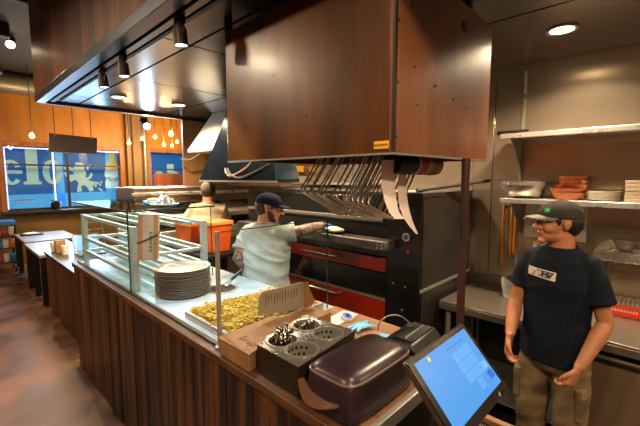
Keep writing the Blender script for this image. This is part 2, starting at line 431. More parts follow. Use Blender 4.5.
def ell(cx, cy, rx, ry, d, a0=0, a1=360, n=28):
    return [cp(cx+rx*math.cos(math.radians(a0+(a1-a0)*i/n)), cy-ry*math.sin(math.radians(a0+(a1-a0)*i/n)), d) for i in range(n+(a1-a0 != 360))]
def letters(scale, ox, oy, word, d=.012):
    m = MB()
    T = lambda x, y: cp(ox+x*scale, oy+y*scale, d)
    x = 0
    for c in word:
        if c in 'lb':
            m.prism([T(x+8, 85), T(x+62, 85), T(x+62, 258), T(x+75, 262), T(x+75, 276), T(x-8, 276), T(x-8, 262), T(x+8, 258)], EXT)
            if c == 'b': m.ring2d([T(x+72+50*math.cos(a), 208+68*math.sin(a)) for a in [2*PI*i/28 for i in range(28)]], [T(x+74+20*math.cos(a), 208+50*math.sin(a)) for a in [2*PI*i/28 for i in range(28)]], EXT); x += 60
            x += 82
        elif c == 'o':
            A = [2*PI*i/28 for i in range(28)]
            m.ring2d([T(x+48+48*math.cos(a), 208+68*math.sin(a)) for a in A], [T(x+50+17*math.cos(a), 208+52*math.sin(a)) for a in A], EXT); x += 104
        elif c == 'e':
            A = [math.radians(-40-290*i/28) for i in range(29)]
            o_ = [T(x+48+52*math.cos(a), 212-66*math.sin(a)) for a in A]; i_ = [T(x+52+20*math.cos(a), 212-50*math.sin(a)) for a in A]
            for k in range(28): m.prism([o_[k], o_[k+1], i_[k+1], i_[k]], EXT)
            m.prism([T(x+20, 200), T(x+98, 200), T(x+98, 218), T(x+20, 218)], EXT); x += 108
    return m
letters(1.0, -8, 0, 'elo').build('lettering', 'bannercream', bn, smooth=False)
LION = [(352,150),(378,152),(395,168),(392,190),(402,205),(398,240),(410,255),(440,262),(448,280),(432,290),(440,318),(415,322),(405,298),(385,282),(370,292),(375,320),(348,324),(350,300),(358,272),(345,250),(318,264),(300,242),(285,215),(296,205),(312,224),(335,222),(335,205),(310,197),(288,194),(288,180),(315,178),(338,185),(342,168)]
m = MB().prism([cp(x, y, .012) for x, y in LION], EXT)
TAIL = [(398,252),(424,236),(432,214),(412,196),(410,176),(432,166),(446,176)]
for (a, b), (c, d) in zip(TAIL, TAIL[1:]): m.prism([cp(a-5, b-5, .012), cp(a+6, b+5, .012), cp(c+6, d+5, .012), cp(c-5, d-5, .012)], EXT)
for k in range(9):
    x = 440+random.random()*55; y = 262+random.random()*55
    m.prism([cp(x, y, .012), cp(x+9, y-7, .012), cp(x+15, y+4, .012), cp(x+6, y+9, .012)], EXT)
m.build('lion_emblem', 'bannercream', bn, smooth=False)
m = MB().prism([cp(538,85,.014), cp(570,85,.014), cp(572,140,.014), cp(600,170,.014), cp(600,198,.014), cp(512,198,.014), cp(512,170,.014), cp(536,140,.014)], EXT)
m.build('bottle_picture', 'bannergold', bn, smooth=False)
MB().prism([cp(506,200,.014), cp(605,200,.014), cp(605,305,.014), cp(506,305,.014)], EXT).build('bottle_label', 'bannerwhite', bn, smooth=False)
MB().text('Mode', cp(552, 250, .022), (1, 0, 0), (0, 0, 1), .17, .004).build('label_lettering', 'bannerink', bn, smooth=False)
bn2 = thing('window_banner', 'blue banner with cream letter tops behind the right window', 'banner', (4.7, YB, 1.2))
MB().box(3.8, 5.7, YB, YB+.02, 1.1, 2.6).build('backing', 'bannerblue', bn2, smooth=False)
MB().box(3.86, 4.08, YB-.006, YB, 1.1, 2.5).build('sky_band', 'bannersky', bn2, smooth=False)
letters(.9, 812, 70, 'obe').build('lettering', 'bannercream', bn2, smooth=False)
# LED strips around the left window
ls = thing('light_strip', 'white blue LED strip framing the left window', 'light strip', (2.05, 9.94, 1.15))
m = MB().box(.955, .975, 9.945, 9.96, 1.17, 2.47).box(.975, 3.14, 9.945, 9.96, 2.455, 2.475)
m.build('tube', 'neon', ls)
MB().box(1.77, 1.80, 9.945, 9.965, 1.19, 2.40).build('centre_tube', 'neon', ls)
lamp('glow', 'AREA', (2.0, 9.7, 1.9), 22, (.45, .7, 1), bn, 1.6, aim=(1.8, 6, .6))
tag(MB().box(3.93, 5.56, 9.90, 9.93, 1.131, 1.95).build('corrugated_screen', 'brownpanel'), 'brown corrugated screen across the lower half of right window', 'screen')
# pillar & pipes between the windows
struct(MB().box(3.30, 3.80, 9.86, 9.99, 0, 3.6).build('trim_3', 'pillar', bevel=.01), 'weathered wood pillar between the windows', 'pillar')
tag(MB().tube([(3.70, 9.78, 0), (3.70, 9.78, 3.7)], .045, 12).build('pipe', 'galv'), 'grey vertical pipe in front of pillar between windows', 'pipe')
tag(MB().tube([(3.44, 9.80, 0), (3.44, 9.80, 3.7)], .03, 12).build('pipe', 'pillar'), 'thin brown vertical pipe left of the grey pipe on pillar', 'pipe')
# sills shelf under window
struct(MB().box(.85, 3.3, 9.82, 9.99, 1.08, 1.13).build('trim_4', 'darkframe', bevel=.004), 'dark sill below the left window', 'sill')
struct(MB().box(3.85, 5.7, 9.82, 9.99, 1.08, 1.13).build('trim_4', 'darkframe', bevel=.004), 'dark sill below the right window', 'sill')
for px, lb in ((56, 'small dark plant pot on window sill, left of the lion picture'), (115, 'tiny dark pot on window sill, right of the lion picture')):
    p = at(px, 205, y=9.88); s_ = .11 if px == 56 else .06
    t = thing('flower_pot', lb, 'pot', (p.x, 9.9, 1.13))
    MB().lathe([(.0, 0), (s_*.7, 0), (s_, s_*1.5), (s_*.9, s_*1.5), (s_*.6, .02), (0, .02)], (p.x, 9.9, 1.13), 16).build('pot', 'black', t)
    m = MB()
    for k in range(9): a = k*.7; m.tube([(p.x, 9.9, 1.13+s_*.9), (p.x+math.cos(a)*s_*.5, 9.9+math.sin(a)*s_*.4, 1.13+s_*1.7), (p.x+math.cos(a)*s_*.9, 9.9+math.sin(a)*s_*.6, 1.13+s_*2)], [s_*.05, s_*.12, .002], 6)
    m.build('leaves', 'black', t)

# ---- dining ceiling things
du = thing('air_duct', 'galvanised air duct running along the top of the back wall', 'duct', (1.5, 9.4, 3.45))
m = MB().tube([(-4, 9.45, 3.68), (7, 9.45, 3.68)], .2, 24); m.build('duct', 'galv', du)
for i in range(6): MB().tube([(-1+i*.9, 9.45, 3.68), (-.97+i*.9, 9.45, 3.68)], .212, 24).build('seam_band', 'steel_dull', du)
for i, y in enumerate((5.2, 6.6, 8.0)):
    tag(MB().box(-4.1, .8, y-.06, y+.06, 3.72, 3.9).build('ceiling_beam', mat('beam', '#3a2b1c', .7), bevel=.01), ['dark ceiling beam nearest the wood canopy', 'dark ceiling beam second from the canopy', 'dark ceiling beam closest to the back wall'][i], 'beam')
tag(MB().tube([(-.2, 2, 3.55), (.55, 7.2, 3.75), (.56, 7.3, 3.9)], .03, 10).build('conduit_pipe', 'galv'), 'slanting pale conduit pipe near the dark ceiling', 'pipe')
t = thing('ceiling_spotlight', 'lit spotlight under the dark dining ceiling left of canopy', 'light', (.87, 7.1, 3.72))
MB().tube([(.87, 7.1, 3.9), (.86, 7.06, 3.74)], .03, 10).tube([(.87, 7.1, 3.86), (.85, 7.0, 3.76)], .06, 16).build('housing', 'black', t)
MB().ball((.846, 6.985, 3.748), (.055, .03, .055)).build('lens', 'lampface', t)
lamp('beam', 'SPOT', (.84, 6.9, 3.7), 60, WARM2, t, .05, 110, .6, (.3, 5, 0))
t = thing('ceiling_spotlight', 'unlit black spotlight above the air duct left of canopy', 'light', (.78, 8.2, 3.5))
MB().tube([(.80, 8.2, 3.9), (.80, 8.2, 3.72)], .012, 8).build('stem', 'black', t)
MB().tube([(.80, 8.2, 3.74), (.80, 8.14, 3.56)], .055, 14).build('housing', 'black', t)

# pendant bulbs
PEND = [(32,136,8.6,.055,'leftmost bare bulb pendant, alone above the left window'),(129,143,8.6,.05,'bare bulb pendant at the right end of left window'),
 (142,139,8.8,.045,'bare bulb pendant in front of grey pipe on pillar'),(155,137,8.8,.05,'bare bulb pendant high above left side of right window'),
 (171,134,7.6,.062,'largest bare bulb pendant above the right window'),(190,131,7.8,.055,'rightmost bare bulb pendant beside the pale hood'),
 (164,145,8.6,.048,'low bare bulb pendant, left one of the lower three'),(172,146,8.8,.042,'low bare bulb pendant, lowest of the lower three'),(177,142,8.8,.042,'low bare bulb pendant, right one of the lower three')]
for i, (px, py, y, r, lb) in enumerate(PEND):
    r *= .8
    p = at(px, py, y=y); x, _, z = p
    t = thing('pendant_bulb', lb, 'pendant lamp', (x, y, z), group='bare bulb pendants before the back wall')
    MB().lathe([(0, -r), (r*.6, -r*.8), (r, 0), (r*.8, r*.6), (r*.4, r*1.3), (0, r*1.3)], (x, y, z), 16).build('bulb', 'bulb', t)
    MB().cyl((x, y), r*.42, z+r*1.25, z+r*2.5, 12).build('socket', 'black', t)
    MB().tube([(x, y, z+r*2.4), (x, y, 3.9)], .007, 6).build('cord', 'wire', t)
    lamp('bulb_light', 'POINT', (x, y-.1, z-.02), 20, WARM, t, .06)
p = at(147, 126, y=6.2)
t = thing('ceiling_spotlight', 'cool white spotlight shining near the canopy far edge', 'light', p)
MB().tube([(p.x, p.y, 3.9), (p.x, p.y, p.z+.08)], .012, 8).build('stem', 'black', t)
MB().tube([(p.x, p.y+.14, p.z+.1), p+Vector((0, .01, .005))], .06, 16).build('housing', 'black', t)
MB().ball(p, (.055, .03, .055)).build('lens', 'coolface', t)
lamp('beam', 'SPOT', p+Vector((0, -.06, -.02)), 40, COOL, t, .05, 120, .6, (1.4, 3, .4))
# hanging sign
t = thing('hanging_sign', 'dark blank hanging sign board above the left window', 'sign', (1.6, 7.2, 2.25))
a, b_, c_, d_ = at(49, 133, y=7.3), at(97, 138, y=7.1), at(97, 154, y=7.1), at(49, 152, y=7.3)
m = MB().prism([a, b_, c_, d_], (0, .04, 0)); m.build('board', 'sign', t, smooth=False)
m = MB()
for q in (.12, .5, .88):
    e = a.lerp(b_, q); m.tube([e+Vector((0, .02, -.01)), (e.x, e.y+.02, 3.9)], .006, 6)
m.build('suspension_rod', 'wire', t)
m = MB()
for q in (.12, .88): e = a.lerp(b_, q); m.ball(e+Vector((0, -.008, -.02)), .018, 10, 6)
m.build('fixing_cap', 'steel', t)

# ================================================================== CANOPY LIGHTS
tk = thing('lighting_track', 'black lighting track along the inside of canopy fascia', 'track', (.96, 1.5, 2.73))
MB().box(.945, .985, -2, 5.2, 2.712, 2.75).build('rail', 'black', tk)
MB().box(1.03, 1.055, -2, 5.2, 2.735, 2.75).build('slot_strip', 'gap', tk)
def tracklight(y, drop, lb, aim, en):
    x = .965
    t = thing('track_spotlight', lb, 'spotlight', (x, y, 2.71), group='track spotlights under the canopy')
    MB().box(x-.016, x+.016, y-.04, y+.04, 2.672, 2.712).build('adapter', 'black', t, bevel=.004)
    z = 2.655-drop+.03
    m = MB()
    for s_ in (-1, 1): m.tube([(x, y, 2.675), (x, y+s_*.034, 2.665), (x, y+s_*.043, z+.03), (x, y+s_*.044, z-.01)], .004, 6)
    m.build('yoke', 'darkmetal', t)
    d = (Vector(aim)-Vector((x, y, z))).normalized()*1
    d = Vector((d.x*.35, d.y*.35, -1)).normalized()
    c = Vector((x, y, z)); q = d.to_track_quat('Z', 'Y').to_matrix()
    MB().lathe([(0, -.05), (.026, -.046), (.036, -.02), (.038, .06), (.034, .062), (.032, .045), (0, .045)], c, 20, q).build('can', mat('can_bronze', '#2b211b', .45, .5), t)
    MB().lathe([(0, .046), (.031, .046), (.031, .055), (0, .055)], c, 20, q).build('lens', 'coolface', t)
    lamp('beam', 'SPOT', c+d*.085, en, COOL, t, .03, 75, .5, tuple(c+d))
tracklight(3.335, .06, 'track spotlight farthest along the canopy', (1.3, 3.2, 1), 30)
tracklight(2.87, .06, 'middle track spotlight under the canopy', (1.3, 2.7, 1), 26)
tracklight(1.985, .06, 'large nearest track spotlight under the canopy', (1.2, 1.9, 1), 26)
def downlight(x, y, lb, en, vis=True):
    t = thing('recessed_downlight', lb, 'light', (x, y, 2.74), group='recessed downlights in the canopy ceiling')
    MB().lathe([(.065, 0), (.085, 0), (.085, .012), (.065, .012)], (x, y, 2.741), 28).build('ring', 'steel_dull', t)
    MB().lathe([(0, .0), (.065, 0), (.065, .006), (0, .006)], (x, y, 2.744), 28).build('lens', 'lampface', t)
    lamp('beam', 'SPOT', (x, y, 2.735), en, WARM2, t, .06, 150, .8)
downlight(1.464, 4.55, 'recessed downlight near the canopy far edge, left one', 110)
downlight(2.14, 4.5, 'recessed downlight near the canopy far edge, right one', 110)
downlight(2.70, .549, 'recessed downlight over the steel table and shelves', 95)
downlight(2.70, -1.2, 'added unseen downlight over the near end of steel table', 90)  # out of view, added as kitchen fill
downlight(1.0, 0.1, 'added unseen downlight over the till end of the counter', 38)  # also out of view, added to brighten the counter end
downlight(2.30, 2.62, 'added unseen downlight in front of the deck oven', 90)  # extra kitchen fill, out of sight behind the box
downlight(2.75, 1.95, 'added fill downlight above the deck oven, hidden behind the hanging box', 70)  # added to put more light on the oven

# ================================================================== WOODEN BOX
BX0, BX1, BY0, BY1, BZ0, BZ1 = 1.178, 2.13, .757, 1.878, 1.943, 2.66
bx = thing('hanging_duct_box', 'large varnished brown plywood box hanging above the counter', 'hanging box', (1.65, 1.3, BZ0))
MB().box(BX0, BX0+.02, BY0+.02, BY1, BZ0, BZ1).build('side_panel', 'boxwood', bx, bevel=.002)
m = MB().prism([(BX0, BY0, BZ0), (BX1, BY0, BZ0), (BX1, BY0, BZ1), (BX0, BY0, BZ1)], (0, .02, 0)).build('end_panel', 'boxwood_r', bx, bevel=.002)
MB().box(BX1-.02, BX1, BY0+.02, BY1, BZ0, BZ1).build('side_panel', 'boxwood', bx)
MB().box(BX0+.02, BX1-.02, BY1-.02, BY1, BZ0, BZ1).build('end_panel', 'boxwood', bx)
MB().box(BX0+.02, BX1-.02, BY0+.02, BY1-.02, BZ0+.10, BZ0+.12).build('inner_board', 'black', bx)
m = MB().box(BX0-.004, BX0+.018, BY0-.004, BY1, BZ0-.008, BZ0).box(BX0+.018, BX1, BY0-.004, BY0+.016, BZ0-.008, BZ0)
m.build('bottom_edge', 'steel_dull', bx)
MB().box(BX0-.004, BX0+.012, BY0-.004, BY0+.006, BZ0, BZ1).build('corner_strip', mat('corner_dark', '#241208', .4), bx)
m = MB()
for (x, z) in ((1.35, 2.14), (1.32, 2.28), (1.5, 2.24), (1.68, 2.21), (1.84, 2.19), (1.2, 2.42), (1.2, 2.2), (1.2, 2.0), (1.86, 2.58)):
    MB().ball((x, BY0-.001, z), (.006, .003, .006), 8, 6).build('screw', 'darkmetal', bx)
for (y, z) in ((1.22, 2.13), (1.45, 2.35), (1.70, 2.12)): MB().ball((BX0-.001, y, z), (.003, .006, .006), 8, 6).build('screw', 'darkmetal', bx)
m = MB(); m.box(1.745, 1.79, BY0-.006, BY0, 2.535, 2.575); m.build('bracket_plate', 'black', bx)
pl = MB().box(BX0-.004, BX0, .775, .842, 1.957, 1.987).build('name_plate', 'yellowplate', bx, bevel=.001)
MB().text('PIZZAMASTER', (BX0-.006, .8085, 1.972), (0, -1, 0), (0, 0, 1), .0105, .001).build('plate_lettering', 'ink', pl, smooth=False)
for q in ((BX0, BX0+.03, BY1-.03, BY1+.005), (BX1-.3, BX1-.27, BY0, BY0+.03), (BX0+.2, BX0+.23, BY0+.1, BY0+.13), (BX1-.1, BX1-.07, BY1-.1, BY1-.07)):
    MB().box(*q, BZ1, 2.75).build('hanger_strap', 'black', bx)
m = MB(); m.tube([(1.62, .98, 1.985), (1.62, 1.72, 1.985)], .01, 8).tube([(2.03, .98, 1.99), (2.03, 1.72, 1.99)], .01, 8)
m.build('hanging_rail', 'darkmetal', bx)

# wire racks hanging from the box
WG = 'wire pan racks hanging under the wooden box'
n = 15
wr0 = None
for i in range(n):
    t_ = i/(n-1); y = 1.58 - t_*.50 - (.03 if i > 6 else 0)
    o = random.uniform(-.012, .012)
    Bp = Vector((1.47-.05*t_+o, y, 1.772-.05*t_)); Cp = Vector((1.83-.17*t_+o, y, 1.597+.028*t_))
    up = Vector((.145, 0, .175)).normalized()
    Ap = Bp + up*((1.985-Bp.z)/up.z); Dp = Cp + up*((1.985-Cp.z)/up.z)
    def rnd(a, b, c, r=.02):
        u = (a-b).normalized()*r; v = (c-b).normalized()*r
        return [b+u, b+u*.3+v*.3, b+v]
    m = MB(); m.tube([Ap]+rnd(Ap, Bp, Cp)+rnd(Bp, Cp, Dp)+[Dp], .005, 6)
    m.tube([p+Vector((.012, .012, 0)) for p in [Ap]+rnd(Ap, Bp, Cp)+rnd(Bp, Cp, Dp)+[Dp]], .0034, 6)
    ordn = ['first', 'second', 'third', 'fourth', 'fifth', 'sixth', 'seventh'][i] if i < 7 else ['seventh', 'sixth', 'fifth', 'fourth', 'third', 'second', 'first', ][i-8] if i > 7 else 'eighth'
    lb = ('bent steel wire rack under box, leftmost of the row' if i == 0 else 'bent steel wire rack under box, rightmost beside paper strips' if i == n-1 else
          'bent steel wire rack under box, %s from the left' % ordn if i <= 7 else 'bent steel wire rack under box, %s from paper strips' % ordn)
    tag(m.build('wire_rack', 'wireglow'), lb, 'rack', WG)

# paper roll
t = thing('paper_roll', 'dark paper roll with red white label under the wooden box', 'paper roll', (1.66, .93, 1.86))
MB().tube([(1.44, .93, 1.915), (1.62, .93, 1.915)], .052, 20).build('core', 'black', t)
MB().tube([(1.62, .93, 1.915), (1.70, .93, 1.915)], .054, 20).build('label_band', 'rollred', t)
for xa in (1.605, 1.70): MB().tube([(xa, .93, 1.915), (xa+.015, .93, 1.915)], .0545, 20).build('label_edge', 'paper', t)
MB().tube([(1.715, .93, 1.915), (1.78, .93, 1.915)], .05, 20).build('grey_sleeve', 'steel_dull', t)
MB().tube([(1.78, .93, 1.915), (1.85, .93, 1.915)], .055, 20).build('copper_end', 'copper', t)
def ribbon(cl, wid, th=.0012):
    pts = [at(px, py, y=y) for px, py, y, w in cl]; m = MB(); rings = []
    for p, (px, py, y, w) in zip(pts, cl):
        h = w/365*p.y*1.39/1.39
        q = at(px+w, py, y=y+.02)
        rings.append([p, q, q+Vector((0, -th, 0)), p+Vector((0, -th, 0))])
    return m.loft(rings)
def smoothc(c, k=6):
    out = []
    for i in range(len(c)-1):
        p0 = c[max(i-1, 0)]; p1 = c[i]; p2 = c[i+1]; p3 = c[min(i+2, len(c)-1)]
        for j in range(k):
            s = j/k
            out.append(tuple(.5*(2*b+(c2-a)*s+(2*a-5*b+4*c2-d)*s*s+(3*b-a-3*c2+d)*s**3) for a, b, c2, d in zip(p0, p1, p2, p3)))
    out.append(c[-1]); return out
ribbon(smoothc([(382, 160, .90, 13), (381, 180, .90, 13), (384, 198, .89, 12), (389, 212, .88, 10), (395, 219, .87, 10)]), 0).build('paper_strip', 'paperwarm', t)
ribbon(smoothc([(399, 166, .95, 8), (398, 185, .95, 8), (399, 204, .94, 9), (405, 220, .93, 7), (416, 234, .92, 2)]), 0).build('paper_strip', 'paperwarm', t)

# post
t = thing('support_post', 'reddish brown steel post rising to the wooden box', 'post', (1.808, .75, 0))
MB().tube([(1.812, .74, 0), (1.808, .74, BZ0)], .02, 16).build('pole', 'post', t)
MB().cyl((1.812, .74), .06, 0, .012, 20).build('foot_plate', 'post', t)

# ================================================================== COUNTER
ct = thing('service_counter', 'long dark board fronted service counter with white worktop', 'counter', (1.2, 2.4, 0))
m = MB()
y = .66
while y < 4.07:
    w = .105; m.box(.832+random.uniform(0, .006), .86, y+.002, min(y+w-.002, 4.08), 0, 1.0); y += w
m.build('front_boards', 'bar', ct, bevel=.003)
MB().box(.86, 1.66, .68, 4.07, .08, 1.0).build('carcass', 'black', ct)
MB().box(.85, 1.66, 4.07, 4.085, 0, 1.0).build('end_panel', 'bar', ct)
MB().box(.822, .905, .66, 4.09, 1.0, 1.04).build('front_rim', 'rim', ct, bevel=.004)
MB().box(.905, 1.68, 1.48, 4.09, 1.0, 1.036).build('worktop', 'white', ct, bevel=.003)
MB().box(.905, 1.68, .66, 1.48, 1.0, 1.04).build('wood_top', 'topwood', ct, bevel=.003)
MB().box(.815, 1.69, .635, .66, .99, 1.045).build('metal_edge', 'steel_dull', ct, bevel=.004)
MB().box(.866, .874, 1.49, 4.07, 1.039, 1.05).build('black_channel', 'black', ct)
# side shelf beyond the counter end, under the tablet
t = thing('till_stand', 'low black topped stand with a wood edge beneath the tablet', 'stand', (1.2, .2, 0))
MB().box(.95, 1.36, -.1, .58, .90, .93).build('top', 'rubber', t)
MB().box(1.36, 1.39, -.1, .60, .89, .95).build('edge_board', 'topwood', t, bevel=.004)
m = MB()
for x in (.97, 1.34):
    for y in (-.08, .56): m.box(x-.02, x+.02, y-.02, y+.02, 0, .9)
m.build('leg', 'darkmetal', t)

# inset well & ladle
p = at(222, 289, z=1.037)
t = thing('inset_well', 'round steel well set into white worktop beside plate stack', 'well', (p.x, p.y, 1.0))
MB().lathe([(.098, .0), (.115, .0), (.115, .006), (.098, .006)], (p.x, p.y, 1.036), 32).build('rim', 'steel', t)
MB().lathe([(0, .0), (.098, 0), (.098, .003), (0, .003)], (p.x, p.y, 1.036), 32).build('bowl', mat('well_inside', '#3a3f42', .35, .8), t)
t = thing('bench_brush', 'bright steel scraper with black handle resting in the well', 'scraper', (p.x+.03, p.y, 1.04))
a, b_ = at(225, 286, z=1.045), at(231, 280, d=2.75); c_ = at(242, 270, d=2.8)
MB().tube([a, b_], [(.035, .008), (.02, .01)], 10).build('blade', 'chrome', t)
MB().tube([b_, c_], [.012, .011], 10).build('handle', 'black', t)

# pizza pans stack
PG = 'round metal pans stacked on the worktop'
pc = (1.15, 2.45); z = 1.037
pan0 = None
np_ = 15
for k in range(np_):
    if pan0 is None:
        pan0 = tag(MB().lathe([(0, 0), (.16, 0), (.178, .014), (.187, .015), (.187, .018), (.176, .0175), (.158, .003), (0, .003)], (pc[0], pc[1], z), 40).build('pizza_pan', 'pan', loc=(pc[0], pc[1], z)), '', 'pan', PG); o = pan0
    else:
        o = pan0.copy(); COL.objects.link(o); o.location = (pc[0]+random.uniform(-.006, .006), pc[1]+random.uniform(-.006, .006), z)
    nm = ['lowest', 'second', 'third', 'fourth', 'fifth', 'sixth', 'seventh', 'eighth', 'ninth']
    o['label'] = ('round metal pizza pan, topmost of the worktop stack' if k == np_-1 else
      'round metal pizza pan, lowest of the worktop stack' if k == 0 else
      'round metal pizza pan, %s from the bottom of the worktop stack' % nm[k] if k < 8 else 'round metal pizza pan, %s from the top of the worktop stack' % nm[np_-1-k])
    z += .0122

# sneeze guard near end
t = thing('sneeze_guard', 'clear glass sneeze guard pane with steel post across the worktop', 'sneeze guard', (1.24, 1.49, 1.04))
MB().tube([(.872, 1.5, 1.04), (.872, 1.5, 1.60)], .011, 12).build('post', 'steel', t)
MB().box(.885, 1.615, 1.49, 1.497, 1.042, 1.595).build('pane', 'glass', t)
m = MB().box(.885, 1.615, 1.489, 1.498, 1.595, 1.599).box(1.615, 1.619, 1.489, 1.498, 1.042, 1.599); m.build('pane_edge', 'glassedge', t)
MB().cyl((.872, 1.5), .022, 1.04, 1.05, 16).build('post_foot', 'steel', t)
# glass case around sheet-pan rack
t = thing('glass_display_case', 'glass case with a green tinted top around the pan rack', 'display case', (1.2, 3.3, 1.04))
MB().box(.868, .875, 2.66, 4.06, 1.05, 1.612).build('front_pane', 'glass', t)
MB().box(.876, 1.5, 2.66, 2.667, 1.045, 1.612).build('end_pane', 'glass', t)
MB().box(.86, 1.52, 2.64, 4.10, 1.613, 1.622).build('top_shelf', 'greenglass', t)
m = MB().box(.856, .862, 2.636, 4.1, 1.612, 1.623).box(.862, 1.52, 2.636, 2.641, 1.612, 1.623).box(.866, .876, 2.659, 2.663, 1.05, 1.612).box(1.497, 1.501, 2.659, 2.668, 1.05, 1.612)
m.build('pane_edge', 'glassedge', t)
# dome and tray on the glass top
t = thing('serving_dome', 'steel domed lid with knob on the glass case top', 'dome', (1.26, 2.98, 1.623))
MB().lathe([(0, .07), (.03, .065), (.055, .045), (.066, .0), (.074, .0), (.074, .004), (.064, .006), (.0, .0)], (1.26, 2.98, 1.633), 24).build('dome', 'chrome', t)
MB().ball((1.26, 2.98, 1.711), .010, 10, 8).build('knob', 'black', t)
tag(MB().lathe([(0, 0), (.1, 0), (.11, .012), (.104, .012), (.096, .004), (0, .004)], (1.26, 2.98, 1.623), 28).build('cake_plate', 'steel'), 'steel plate carrying the domed lid on the glass case', 'plate')
t = thing('snack_tray', 'pale blue tray of orange snacks left of the steel dome', 'tray', (1.3, 3.22, 1.623))
MB().box(1.22, 1.42, 3.12, 3.32, 1.623, 1.645).build('tray', 'cyan', t, bevel=.004)
m = MB()
for k in range(12): m.ball((1.24+random.random()*.16, 3.14+random.random()*.16, 1.655), (.03, .025, .014), 10, 6)
m.build('snacks', 'foodorange', t); 

# sheet pan rack
t = thing('sheet_pan_rack', 'low aluminium pan rack with rows of rails inside the glass case', 'rack', (1.2, 3.4, 1.037))
RY0, RY1, RX0, RX1, RZ = 2.74, 4.02, .932, 1.47, 1.50
for x in (RX0, RX1):
    for y in (RY0, RY1):
        MB().box(x-.022, x+.022, y-.022, y+.022, 1.037, RZ).build('post', 'alu', t, bevel=.002)
for z in (1.485, 1.275, 1.15):
    for x in (RX0, RX0+.15, RX0+.30, RX0+.44, RX1):
        MB().box(x-.014, x+.014, RY0+.02, RY1-.02, z-.016, z+.010).build('rail', 'alu', t, bevel=.002)
    for y in (RY1,) :
        MB().box(RX0+.02, RX1-.02, y-.012, y+.012, z-.016, z+.01).build('cross_bar', 'alu', t, bevel=.002)
for z in (1.275, 1.15): MB().box(RX0+.2, RX1-.02, RY0-.012, RY0+.012, z-.014, z+.01).build('cross_bar', 'alu', t, bevel=.002)
# strapped cardboard box at rack end
t = thing('strapped_carton', 'tall narrow cardboard carton strapped upright at glass case end', 'carton', (.98, 2.47, 1.29))
ra = Matrix.Rotation(math.radians(-28), 3, 'Z') @ Matrix.Rotation(math.radians(3), 3, 'Y')
c = at(149, 236, y=2.568)
MB().obox(c, (.125, .105, .31), ra).build('box', 'cardlight', t, bevel=.003)
m = MB()
for s_ in (-1, 1): m.obox(c + ra @ Vector((s_*.0475, -.0535, 0)), (.028, .002, .308), ra)
m.build('brown_edge', 'card', t)
m = MB(); m.text('PIZZA BOX', c + ra @ Vector((.02, -.0545, -.04)), ra @ Vector((0, 0, 1)), ra @ Vector((-1, 0, 0)), .022, .001)
m = MB()
for k in range(6): m.obox(c + ra @ Vector((.018, -.0542, -.09+k*.024)), (.018, .001, .014), ra)
m.build('green_print', 'greenink', t)
m = MB()
pts = [ra @ Vector(q) for q in ((-.066, -.056, -.045), (.066, -.056, .02), (.066, .056, .03), (-.066, .056, -.02))]
m.tube([c+q for q in pts], .004, 6, True); m.build('strap', 'rubber', t)

# food tray behind guard
t = thing('food_tray', 'large steel tray heaped with chopped yellow topping behind the guard', 'tray', (1.24, 1.78, 1.037))
tx0, tx1, ty0, ty1 = .935, 1.60, 1.51, 1.99
o_ = [(tx0, ty0), (tx1, ty0), (tx1, ty1), (tx0, ty1)]
m = MB().box(tx0+.02, tx1-.02, ty0+.02, ty1-.02, 1.037, 1.04)
m.box(tx0, tx0+.02, ty0, ty1, 1.037, 1.075).box(tx1-.02, tx1, ty0, ty1, 1.037, 1.075).box(tx0+.02, tx1-.02, ty0, ty0+.02, 1.037, 1.075).box(tx0+.02, tx1-.02, ty1-.02, ty1, 1.037, 1.075)
m.build('tray', 'steel', t, bevel=.004)
m = MB(); mo = MB()
for k in range(2600):
    x = random.uniform(tx0+.03, tx1-.03); y = random.uniform(ty0+.03, ty1-.03)
    z = 1.048 + .035*noise.noise(Vector((x*7, y*7, 0))) * .5 + random.random()*.028 + .018
    r = random.uniform(.005, .009); R3 = Matrix.Rotation(random.random()*6, 3, 'Z') @ Matrix.Rotation(random.random()*3, 3, 'X')
    (mo if x > 1.45 and random.random() < .8 else m).obox((x, y, z), (r*2.6, r*1.6, r), R3)
m.box(tx0+.02, tx1-.02, ty0+.02, ty1-.02, 1.041, 1.06)
f_ = m.build('yellow_topping', 'pasta', t, smooth=False, fixn=False); f_['kind'] = 'stuff'
f_ = mo.build('orange_topping', 'foodorange', t, smooth=False, fixn=False); f_['kind'] = 'stuff'; f_['label'] = 'orange pieces at the tray end'

# cardboard boxes on the near counter
t = thing('cardboard_carton', 'closed brown cardboard carton with handwriting at counter edge', 'carton', (1.02, 1.34, 1.04))
MB().prism([(.835, 1.212, 1.042), (1.17, 1.300, 1.042), (1.17, 1.47, 1.042), (.835, 1.44, 1.042)], (0, 0, .075)).build('box', 'card', t, bevel=.004)
MB().prism([(.831, 1.207, 1.118), (1.175, 1.297, 1.118), (1.175, 1.472, 1.118), (.831, 1.444, 1.118)], (0, 0, .006)).build('lid', 'card', t)
m = MB()
for k, pts in enumerate([[(0, 0), (0, .03), (.015, .015), (0, 0)], [(.022, .0), (.022, .018), (.03, .018)], [(.034, .005), (.042, .015), (.05, .006), (.042, 0), (.034, .005)], [(.056, -.012), (.056, .018), (.068, .014), (.066, .002), (.056, .002)]]):
    m.tube([Vector((.885+py_*1.5, 1.36-px_*1.5, 1.1245)) for px_, py_ in pts], .0016, 5)
m.build('handwriting', 'ink', t)
t = thing('open_carton', 'small open cardboard carton with upright printed lid beside glass', 'carton', (1.26, 1.40, 1.04))
MB().prism([(1.185, 1.30, 1.042), (1.44, 1.30, 1.042), (1.44, 1.455, 1.042), (1.185, 1.455, 1.042)], (0, 0, .07)).build('box', 'card', t, bevel=.003)
